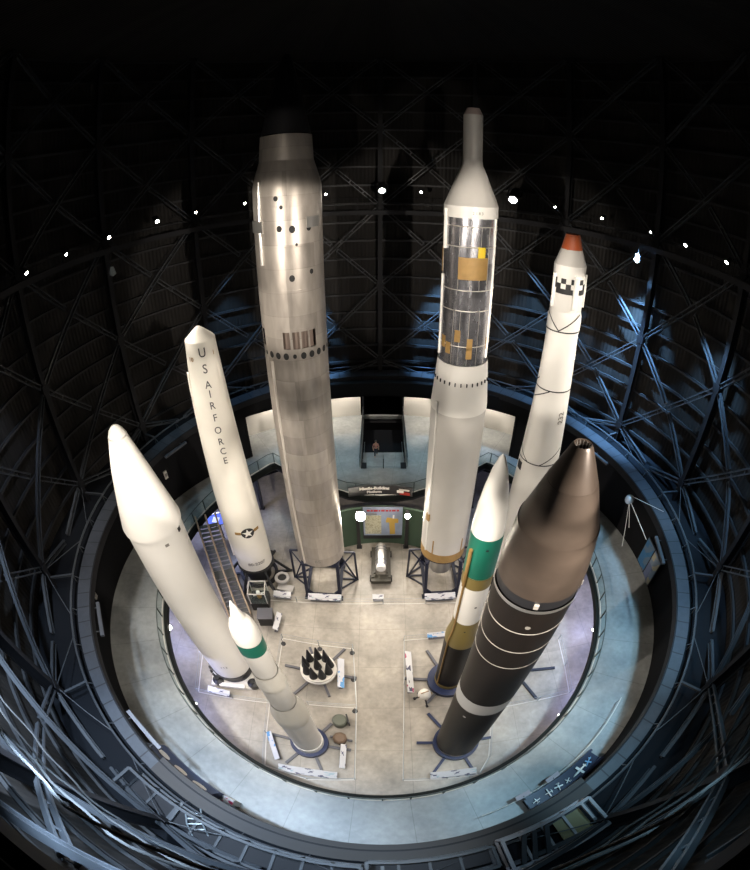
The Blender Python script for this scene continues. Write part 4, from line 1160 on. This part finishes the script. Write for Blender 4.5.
# small wall fittings
for az, z, s, lab in ((-108, 7.0, (.35, .1, .5), 'small white fitting on the dark wall behind the plain white missile'), (-68, 7.2, (.3, .08, .7), 'narrow white plaque on the dark wall beyond the plain white missile')):
    t = on_wall('wall_plaque', lab, 'plaque', az, z, .1)
    MB().box((0, .02, 0), s).build('plate', M_WHITEW, t); MB().box((0, -.04, 0), (s[0] * .7, .03, s[2] * .4)).build('label_plate', M_INKG, t)
for az, z in ((-52, 7.9),):
    t = on_wall('exit_light', 'tiny red lamps on the dark wall high beyond the lettered missile', 'lamp', az, z, .1)
    for s in (-.3, .3): MB().box((s, 0, s * .4), (.14, .08, .1)).build('red_lens', M_REDL, t)

# console with oval ports; their pale colour stands in for a glow
M_CONS = mat('console_blue', (.035, .05, .12), .4)
t = thing('porthole_console', 'dark blue curved console with pale oval portholes against the near wall', 'console', (0, 0, 0))
a0, a1 = -154, -141; vs = []; n = 16
for i in range(n + 1):
    a = a0 + (a1 - a0) * i / n
    for k, z in ((.96, ZB), (.96, 5.0), (.995, 6.6), (.995, ZB)):
        x, y = scaled(wallf, k)(a); vs.append((x, y, z))
fs = []
for i in range(n):
    b, e = 4 * i, 4 * i + 4
    for k in range(4): fs.append((b + k, b + (k + 1) % 4, e + (k + 1) % 4, e + k))
fs += [(0, 3, 2, 1), tuple(4 * n + k for k in range(4))]
MB().add(vs, fs).build('body', M_CONS, t)
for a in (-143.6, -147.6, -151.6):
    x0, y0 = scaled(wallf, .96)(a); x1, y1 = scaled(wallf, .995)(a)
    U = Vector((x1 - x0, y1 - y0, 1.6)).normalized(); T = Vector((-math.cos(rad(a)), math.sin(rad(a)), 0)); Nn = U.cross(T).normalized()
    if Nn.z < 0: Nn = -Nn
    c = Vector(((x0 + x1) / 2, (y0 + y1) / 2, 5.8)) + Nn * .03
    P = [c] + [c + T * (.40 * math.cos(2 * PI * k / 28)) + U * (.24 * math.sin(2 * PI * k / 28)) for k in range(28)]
    MB().add(P, [(0, 1 + k, 1 + (k + 1) % 28) for k in range(28)]).build('porthole', mat('porthole_glow_tone', (.85, .80, .74), .5), t)
t = thing('leaflet_stand', 'white leaflet stand with a red edge at the end of the portholed console', 'stand', (*scaled(wallf, .965)(-156.5), ZB), rad(-24))
MB().box((0, 0, .55), (.5, .3, 1.1)).build('body', M_WHITEW, t)
MB().box((0, -.1, 1.12), (.5, .5, .05), Matrix.Rotation(rad(25), 3, 'X')).build('tray', M_SIGNR, t)

# model diorama at the near right wall
t = thing('model_table', 'long navy table top of small white models against the near wall', 'table', (0, 0, 0))
MB().ring(scaled(wallf, .94), scaled(wallf, .993), 5.25, 5.4, 143.8, 158, 18).build('table_top', mat('deep_navy', (.012, .018, .05), .4), t)
MB().ring(scaled(wallf, .94), scaled(wallf, .948), 5.4, 5.75, 143.8, 158, 18).ring(scaled(wallf, .985), scaled(wallf, .993), 5.4, 5.75, 143.8, 158, 18).build('rim', mat('deep_navy', (.012, .018, .05)), t)
MB().ring(scaled(wallf, .95), scaled(wallf, .985), ZB, 5.25, 144, 157.5, 18).build('base', M_NIGHT, t)
def model_plane(az, k, l, label, rz, m=M_WHITE, span=.6):
    x, y = scaled(wallf, k + .014)(az)
    t = thing('model_aircraft', label, 'model', (x, y, 5.41), rz, 'white models on the navy table')
    MY = Matrix.Rotation(rad(90), 3, 'Y')
    L([(0, -l / 2), (.05 * l, -l * .35), (.07 * l, 0), (.05 * l, l * .4), (.03 * l, l / 2)], seg=14, c=(0, 0, .16), M=MY).build('fuselage', m, t)
    MB().box((.05 * l, 0, .16), (.14 * l, span * l, .015)).box((.42 * l, 0, .17), (.08 * l, span * .4 * l, .012)).build('wing', m, t)
    MB().box((.42 * l, 0, .25), (.1 * l, .015, .16)).build('tail_fin', m, t)
    MB().tube([(0, 0, 0), (0, 0, .14)], .02, 6).build('support', M_INK, t)
model_plane(148.0, .955, .95, 'largest white model, pale nose toward the aisle, middle of the navy table', rad(38))
model_plane(145.9, .953, .6, 'blue-tinted model at the far end of the navy table', rad(60), mat('model_blue', (.18, .38, .62), .4))
model_plane(150.6, .955, .34, 'small white model next to the largest one', rad(-30), span=1.0)
model_plane(152.4, .955, .5, 'thin white model lying across the navy table', rad(100), span=.9)
model_plane(154.3, .952, .42, 'white model with wide wings near the low end of the navy table', rad(20), span=1.2)
model_plane(156.6, .953, .36, 'smallest white model at the low corner of the navy table', rad(-60), span=1.1)
for az, s in ((152.0, 'middle of'), (157.8, 'near end of')):
    x, y = scaled(wallf, .93)(az)
    t = thing('caption_card', 'pale pinkish caption card on the %s the navy table edge' % s, 'card', (x, y, 5.6), -rad(az), 'caption cards')
    MB().box((0, 0, 0), (.75, .28, .03), Matrix.Rotation(rad(-20), 3, 'X')).build('card', mat('card_pink', (.55, .45, .47), .5), t)
    MB().beam((0, .08, -.2), (0, .08, 0), .05, .05, (0, 1, 0)).build('bracket', M_INK, t)

# curved white floor rail on the balcony, right
t = thing('rope_rail', 'thin pale rail standing on the balcony floor along the near right curve', 'railing', (0, 0, 0))
pts = [pol(a, 16.35, ZB + .9) for a in range(131, 166, 2)]
MB().tube(pts, .03, 6).build('rail', M_WHITEW, t)
for p in pts[::3]: MB().tube([(p.x, p.y, ZB), p], .022, 6).build('post', M_RAIL, t)

# ------------------------------------------------------------------ service gantries on the near ledge
def gantry(label, A0, A1, ri, ro, z0, h, m, deck=True, panels=False):
    t = thing('service_gantry', label, 'gantry', (0, 0, 0), 0, 'steel gantries on the near ledge')
    n = max(4, int(abs(A1 - A0) / 3))
    fi, fo = circ(ri, (CX, DY)), circ(ro, (CX, DY))
    for z in (z0, z0 + h):
        for f in (fi, fo):
            MB().ring(scaled(f, .9965), scaled(f, 1.0035), z - .06, z + .08, A0, A1, n * 2).build('side_beam', m, t)
    for i in range(n + 1):
        a = A0 + (A1 - A0) * i / n
        (x0, y0), (x1, y1) = fi(a), fo(a)
        mb = MB()
        mb.beam((x0, y0, z0), (x0, y0, z0 + h), .08, .08, (0, 1, 0)).beam((x1, y1, z0), (x1, y1, z0 + h), .08, .08, (0, 1, 0))
        mb.beam((x0, y0, z0), (x1, y1, z0), .1, .1)
        mb.build('cross_frame', m, t)
    if deck:
        for i in range(n):
            MB().ring(scaled(fi, 1.01), scaled(fo, .99), z0 - .05, z0 - .02, A0 + (A1 - A0) * (i + .04) / n, A0 + (A1 - A0) * (i + .96) / n, 3).build('grating', M_STEEL_D, t)
    for i in (0, n):
        a = A0 + (A1 - A0) * i / n
        (x0, y0), (x1, y1) = fi(a), fo(a)
        MB().beam((x0, y0, z0 + h), (x1, y1, z0 + h), .12, .12).build('end_beam', m, t)
    return t
gantry('open railed walkway hanging over the near ledge, lower end at the portholed console', -178, -151, 17.75, 18.9, 10.5, 1.05, M_STEEL)
gantry('narrow box-framed gantry over the near ledge beside the centre aisle', 169, 181.5, 17.55, 18.5, 10.6, .7, M_STEEL)
t = gantry('wide pale-rimmed gantry over the near ledge beside the navy table', 157.5, 168, 17.45, 19.0, 10.6, .9, mat('gantry_pale', (.24, .235, .25), .5), deck=False)
MB().ring(circ(17.7, (CX, DY)), circ(18.9, (CX, DY)), 10.5, 10.55, 158, 161.5, 4).build('olive_panel', mat('olive_panel', (.14, .12, .05), .6), t)
for a in (162.5, 164, 165.2):
    p, q = shell(a, 17.6, 10.9), shell(a + 1.2, 18.9, 10.7)
    MB().beam(p, q, .16, .12).build('cross_bar', M_STEEL, t)
t = thing('access_ladder', 'pale hooped ladder under the railed walkway on the near ledge', 'ladder', (-6.35, -.55, 10.3), rad(20))
for s in (-1, 1): MB().tube([(s * .3, -.7, .1), (s * .3, 0, .35), (s * .3, .7, .1)], .035, 8).build('side_rail', M_RAIL, t)
for y in (-.5, -.25, 0, .25, .5): MB().beam((-.3, y, .28 - abs(y) * .3), (.3, y, .28 - abs(y) * .3), .05, .05).build('rung', M_RAIL, t)
for i, (z, R, w) in enumerate(((22.6, 17.35, 'highest'), (21.6, 17.6, 'second'), (20.4, 17.75, 'third'), (19.0, 17.95, 'fourth'))):
    pts = []
    for k in range(61):
        a = 150 + k * 1.0
        pts.append(shell(a, R + .05 * math.sin(k * .5 + i), z - .5 * abs(math.sin(k * PI / 20)) + .12 * math.sin(k * 1.3 + i)))
    t = MB().tube(pts, .03, 6).build('sagging_cable', M_RUBBER)
    tag(t, 'black cable sagging along the near wall, %s from the catwalk down' % w, 'cable', 'black cables along the near wall')

# ------------------------------------------------------------------ lamps and light
def aim(o, target):
    d = Vector(target) - o.location
    o.rotation_euler = d.to_track_quat('-Z', 'Y').to_euler()
def spot(loc, target, power, color, size, blend=.5, r=.15):
    l = bpy.data.lights.new('spotlight_beam', 'SPOT'); l.energy = power; l.color = color; l.spot_size = rad(size); l.spot_blend = blend; l.shadow_soft_size = r
    o = bpy.data.objects.new('spotlight_beam', l); COL.objects.link(o); o.location = loc; aim(o, target); return o
WARM = (1.0, .90, .78); COOL = (.40, .72, .95); NEUT = (.86, .92, 1.0)

def lamp_head():
    t = thing('stage_spotlight', 'x', 'spotlight', (0, 0, 0), 0, 'bright spotlights on the high catwalk')
    # local -Z is the beam direction
    L([(.10, .42), (.15, .38), (.17, .0), (.19, -.05)], seg=24).build('housing', M_BLACK, t)
    L([(.16, -.045), (0, -.07)], seg=24, cap=False).build('lens', M_LENS, t)
    MB().beam((-.22, 0, .1), (-.22, 0, .5), .03, .06).beam((.22, 0, .1), (.22, 0, .5), .03, .06).beam((-.23, 0, .5), (.23, 0, .5), .03, .06, (0, 1, 0)).build('yoke', M_BLACK, t)
    return t
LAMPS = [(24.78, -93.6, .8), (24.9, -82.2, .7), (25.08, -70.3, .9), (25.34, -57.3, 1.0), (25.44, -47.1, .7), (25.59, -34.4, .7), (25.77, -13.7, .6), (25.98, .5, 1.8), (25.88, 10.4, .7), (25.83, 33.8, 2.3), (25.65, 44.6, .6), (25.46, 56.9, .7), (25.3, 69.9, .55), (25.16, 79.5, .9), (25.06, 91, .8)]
WHERE = ['beside the left shell, lowest of the left run', 'second from the low end of the left run', 'above the hanging work lamp on the left run', 'fourth from the low end of the left run', 'fifth from the low end of the left run', 'just left of the bare-metal silver missile',
         'just right of the bare-metal silver missile', 'on the middle column between the two tallest missiles', 'just left of the bottle-nosed missile', 'brightest, just right of the bottle-nosed missile', 'left above the orange nose', 'right above the orange nose', 'dim one above the right hanging work lamp', 'second from the low end of the right run', 'lowest of the right run']
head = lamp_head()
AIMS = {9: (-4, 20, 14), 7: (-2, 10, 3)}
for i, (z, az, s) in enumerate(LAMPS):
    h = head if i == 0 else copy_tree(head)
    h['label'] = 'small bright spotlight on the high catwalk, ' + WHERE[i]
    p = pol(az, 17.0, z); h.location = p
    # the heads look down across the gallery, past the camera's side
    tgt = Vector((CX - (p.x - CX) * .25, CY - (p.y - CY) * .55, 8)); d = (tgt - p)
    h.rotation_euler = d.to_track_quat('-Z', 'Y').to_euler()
    h.scale = (s, s, s)  # bigger heads stand in for the glow round the brighter lamps
K = 1.0
# beams from the visible lamps, across the gallery and down
for i, (z, az, s) in enumerate(LAMPS):
    p = pol(az, 16.7, z - .15)
    tgt = (CX - (p.x - CX) * .12, CY - (p.y - CY) * .25, 0)
    spot(p, tgt, 3400 * K, WARM, 44, .6)
# beams from the near half of the catwalk (behind and beside the camera)
for az, pw in ((108, 4500), (126, 6500), (144, 9000), (160, 9000), (-108, 4500), (-126, 6500), (-144, 9000), (-160, 9000)):
    p = pol(az, 16.9, 25.2)
    h = copy_tree(head); h['label'] = 'spotlight on the near side of the catwalk at bearing %d' % az
    h.location = pol(az, 17.2, 25.3); h.scale = (.8, .8, .8)
    d = Vector((CX, 18, 9)) - h.location; h.rotation_euler = d.to_track_quat('-Z', 'Y').to_euler()
    spot(p, (CX + (p.x - CX) * .2, 14.0, 0), 2600 * K, WARM, 52, .7)
# narrow beams, one or more for each missile
def accent(az, tgt, pw, size, z=25.2, c=WARM):
    spot(pol(az, 16.8, z), tgt, pw * K, c, size, .35, .12)
for az, tgt, pw, size in (
    (-150, (*A2, 23), 9500, 28), (150, (*A2, 22), 9500, 27), (172, (*A2, 9), 13000, 26), (-95, (*A2, 18), 3500, 30),
    (-150, (*A1, 22), 7500, 28), (158, (*A1, 23), 9500, 30), (-172, (*A1, 9), 8500, 24), (95, (*A1, 18), 3500, 30),
    (-165, (*AT, 13), 10500, 26), (150, (*AT, 12), 6000, 24), (-88, (*AT, 10), 2200, 30),
    (168, (*AG, 20), 9000, 28), (-150, (*AG, 15), 6500, 22), (88, (*AG, 14), 2200, 30),
    (-172, (*AJ, 12), 5200, 40), (150, (*AJ, 10), 5000, 32), (-128, (*AJ, 10), 2200, 40),
    (-168, (*AM, 9), 3200, 34), (145, (*AM, 8), 4500, 28), (90, (*AM, 8), 2500, 24),
    (-150, (*A3, 12), 6000, 26), (170, (*A3, 11), 4000, 30),
    (-150, (*AP, 14), 9000, 32), (-110, (*AP, 13), 7000, 26), (165, (*AP, 12), 1500, 44), (10, (*AP, 12), 4000, 26)):
    accent(az, tgt, pw, size)
accent(165, (*A1, 28.5), 2000, 16); accent(-165, (*A2, 28.0), 1800, 16); accent(-130, (*AP, 18.5), 3500, 14)
# cool floods on the balcony ring
for az, pw, c in ((100, 6500, COOL), (125, 8500, COOL), (150, 6500, COOL), (178, 3400, (.85, .95, 1)), (62, 5200, COOL), (-150, 4000, (.98, .98, .96)), (-122, 3600, (1, .95, .88)), (-95, 3400, (1, .95, .88)), (20, 3500, COOL), (-20, 3500, COOL), (-60, 2200, COOL)):
    p = pol(az, 15.9, 23.8)
    spot(p, pol(az, 15.7, 4.5), pw * .8 * K, c, 40, .9, .3)
for x, pw in ((-5, 3000), (5, 3000), (0, 2200)): spot(pol(x * 3, 16.2, 24.2), (x * 1.1, 30.5, 4.5), pw, (.55, .85, 1.0), 30, .9, .3)  # extra beams added to brighten the balcony tongue
# cool wall lights on the silo shell
for az, z, pw, c, sz in ((-152, 23.2, 1700, (.62, .78, 1), 75), (-132, 22.5, 700, (.62, .78, 1), 75), (-168, 23.4, 1000, (.55, .75, 1), 80), (168, 23.2, 90, COOL, 80), (140, 22.8, 140, COOL, 75), (115, 22.5, 600, (.35, .64, 1), 75), (66, 24.6, 8500, (.25, .55, 1), 46), (48, 23.0, 1800, (.25, .55, 1), 40), (88, 22.8, 1000, (.30, .6, 1), 60), (38, 22.5, 1200, (.30, .6, 1), 50), (16, 22.8, 4500, (.25, .55, 1), 36), (-18, 22.0, 3500, (.25, .55, 1), 36), (-38, 22.0, 350, (.3, .6, 1), 50), (-105, 22.5, 180, (.7, .8, 1), 65)):
    p = pol(az, 16.6, z)
    spot(p, shell(az, 19.2, z - 8), pw * 6.0 * K, c, sz, .8, .2)
# hanging work lamps
for x, y, z, lab in ((*pol(66.8, 17.2, 23.5),  'hanging glass work lamp below the catwalk, right above the blue-lit wall'), (*pol(-70.5, 17.0, 23.0), 'hanging glass work lamp below the catwalk on the left')):
    t = thing('work_lamp', lab, 'lamp', (x, y, z), 0, 'hanging work lamps')
    L([(.10, .25), (.16, .1), (.24, -.2), (.20, -.25)], seg=20).build('shade', M_RAIL, t)
    L([(.10, .1), (.17, -.1), (.12, -.3), (0, -.34)], seg=16).build('bulb', M_LENSC if x > 0 else M_RAIL, t)
    MB().tube([(0, 0, .25), (0, 0, 1.2)], .015, 6).build('cord', M_INK, t)
# two floodlights at the head of the black posts
for x, s, lab, pw in ((-1.62, 1.45, 'floodlight enlarged by its glare at the top of the post left of the poster', 900), (1.86, .8, 'smaller floodlight at the top of the post right of the poster', 250)):
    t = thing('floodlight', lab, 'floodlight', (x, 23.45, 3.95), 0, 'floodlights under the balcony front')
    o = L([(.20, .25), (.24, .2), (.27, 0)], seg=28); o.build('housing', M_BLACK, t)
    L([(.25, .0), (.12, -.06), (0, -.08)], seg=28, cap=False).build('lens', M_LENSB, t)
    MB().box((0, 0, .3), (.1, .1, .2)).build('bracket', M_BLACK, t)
    d = Vector((0, 2.0, 20)) - Vector((x, 23.45, 3.95)); t.rotation_euler = d.to_track_quat('-Z', 'Y').to_euler(); t.scale = (s, s, s)  # head size imitates the glare spreading round the lens
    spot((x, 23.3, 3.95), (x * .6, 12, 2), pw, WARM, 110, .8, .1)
# small lamps hung under the rim
for az, z, lab, pw in ((-110, 3.9, 'lamp under the balcony rim, brighter one beside the plain white missile', 60), (-97, 3.9, 'lamp under the balcony rim behind the plain white missile body', 40), (-134, 3.9, 'lamp under the balcony rim at the lower left curve', 20), (111, 3.9, 'lamp under the balcony rim right of the huge charcoal missile', 30), (138, 3.9, 'lamp under the balcony rim at the lower right curve', 30)):
    x, y = scaled(rim, .992)(az)
    t = thing('rim_lamp', lab, 'lamp', (x, y, z), 0, 'small lamps under the balcony rim')
    q = .16 if pw >= 40 else .10
    L([(0, -q)] + [(q * math.cos(rad(a)), q * math.sin(rad(a))) for a in range(-60, 90, 30)] + [(0, q)], seg=16, cap=False).build('globe', M_LENS, t)
    MB().tube([(0, 0, q * .8), (0, 0, .3)], .03, 6).build('stem', M_BLACK, t)
# violet-blue light under the balcony
def under(az, R, pw, c, r=.25):
    l = bpy.data.lights.new('underfloor_light', 'POINT'); l.energy = pw; l.color = c; l.shadow_soft_size = r
    o = bpy.data.objects.new('underfloor_light', l); COL.objects.link(o); o.location = pol(az, R, 3.6)
for az in (-125, -100, -60, 60, 95, 118): under(az, 15.6, 420, (.50, .55, 1.0))
# recess downlights
for az, w in ((-30, 'farthest west'), (-17, 'second west of the passage'), (-8.5, 'just west of the passage'), (10, 'just east of the passage'), (19, 'second east of the passage'), (31, 'farthest east')):
    p = pol(az, 19.6, 8.45)
    t = thing('downlight', 'round ceiling downlight of the balcony recess, ' + w, 'lamp', tuple(p), 0, 'downlights in the balcony recess')
    L([(.14, 0), (.14, .08)], seg=20).build('rim', M_WHITE, t); L([(.10, -.005), (.10, .0)], seg=20).build('lens', M_LENSC, t)
    spot(p - Vector((0, 0, .05)), pol(az, 19.9, 4.5), 520, (1, .9, .78), 120, .9, .06)

# pieces that sit on a part go one level deeper
UNDER = {'star': 'roundel', 'insignia_bar': 'roundel', 'lens': 'housing', 'picture': 'display', 'tip_rib': 'shroud_tip', 'hub': 'rim', 'text_block': 'sheet', 'headline': 'sheet',
         'tower_picture': 'sheet', 'rocket_picture': 'sheet', 'ground_picture': 'sheet', 'subtitle': 'sheet', 'lettering': 'banner', 'emblem': 'banner', 'window_lining': 'window_band',
         'porthole': 'body', 'tray': 'body', 'strap': 'drum', 'side_plate': 'drum', 'latch': 'separation_joint', 'wing': 'fuselage', 'tail_fin': 'fuselage', 'diffuser': 'housing', 'label_plate': 'plate'}
for t in [o for o in scene.objects if o.parent is None and 'category' in o.keys()]:
    kids = list(t.children)
    by = {}
    for c in kids: by.setdefault(c.name.split('.')[0], c)
    for c in kids:
        u = by.get(UNDER.get(c.name.split('.')[0]))
        if u is not None and u is not c and u.location.length < 1e-6: c.parent = u

# ------------------------------------------------------------------ world and camera
w = bpy.data.worlds.new('world'); scene.world = w; w.use_nodes = True
w.node_tree.nodes['Background'].inputs[0].default_value = (0, 0, 0, 1)
w.node_tree.nodes['Background'].inputs[1].default_value = 0
cd = bpy.data.cameras.new('camera'); cam = bpy.data.objects.new('camera', cd); COL.objects.link(cam); scene.camera = cam
H, P, F, CYP, ROLL, C0, YAW = 27.191, .427, 440.717, 361.31, .005, 388.612, .017
fw = Vector((math.sin(YAW) * math.cos(P), math.cos(YAW) * math.cos(P), -math.sin(P)))
r0 = Vector((math.cos(YAW), -math.sin(YAW), 0)); u0 = r0.cross(fw)
rt = r0 * math.cos(ROLL) + u0 * math.sin(ROLL); up = u0 * math.cos(ROLL) - r0 * math.sin(ROLL)
M = Matrix((rt, up, -fw)).transposed().to_4x4(); M.translation = (0, 0, H)
cam.matrix_world = M
cd.type = 'PANO'; cd.panorama_type = 'FISHEYE_EQUISOLID'
cd.sensor_width = 36; cd.sensor_fit = 'HORIZONTAL'
cd.fisheye_lens = F / 750 * 36; cd.fisheye_fov = 2 * PI
cd.shift_x = -(C0 - 375) / 750; cd.shift_y = -(435 - CYP) / 870
cd.clip_start = .05; cd.clip_end = 300
vs_ = scene.view_settings
vs_.view_transform = 'Standard'; vs_.look = 'None'; vs_.gamma = 1; vs_.use_curve_mapping = False; vs_.exposure = 0.45
scene.cycles.use_light_tree = True
scene.cycles.sample_clamp_indirect = 6
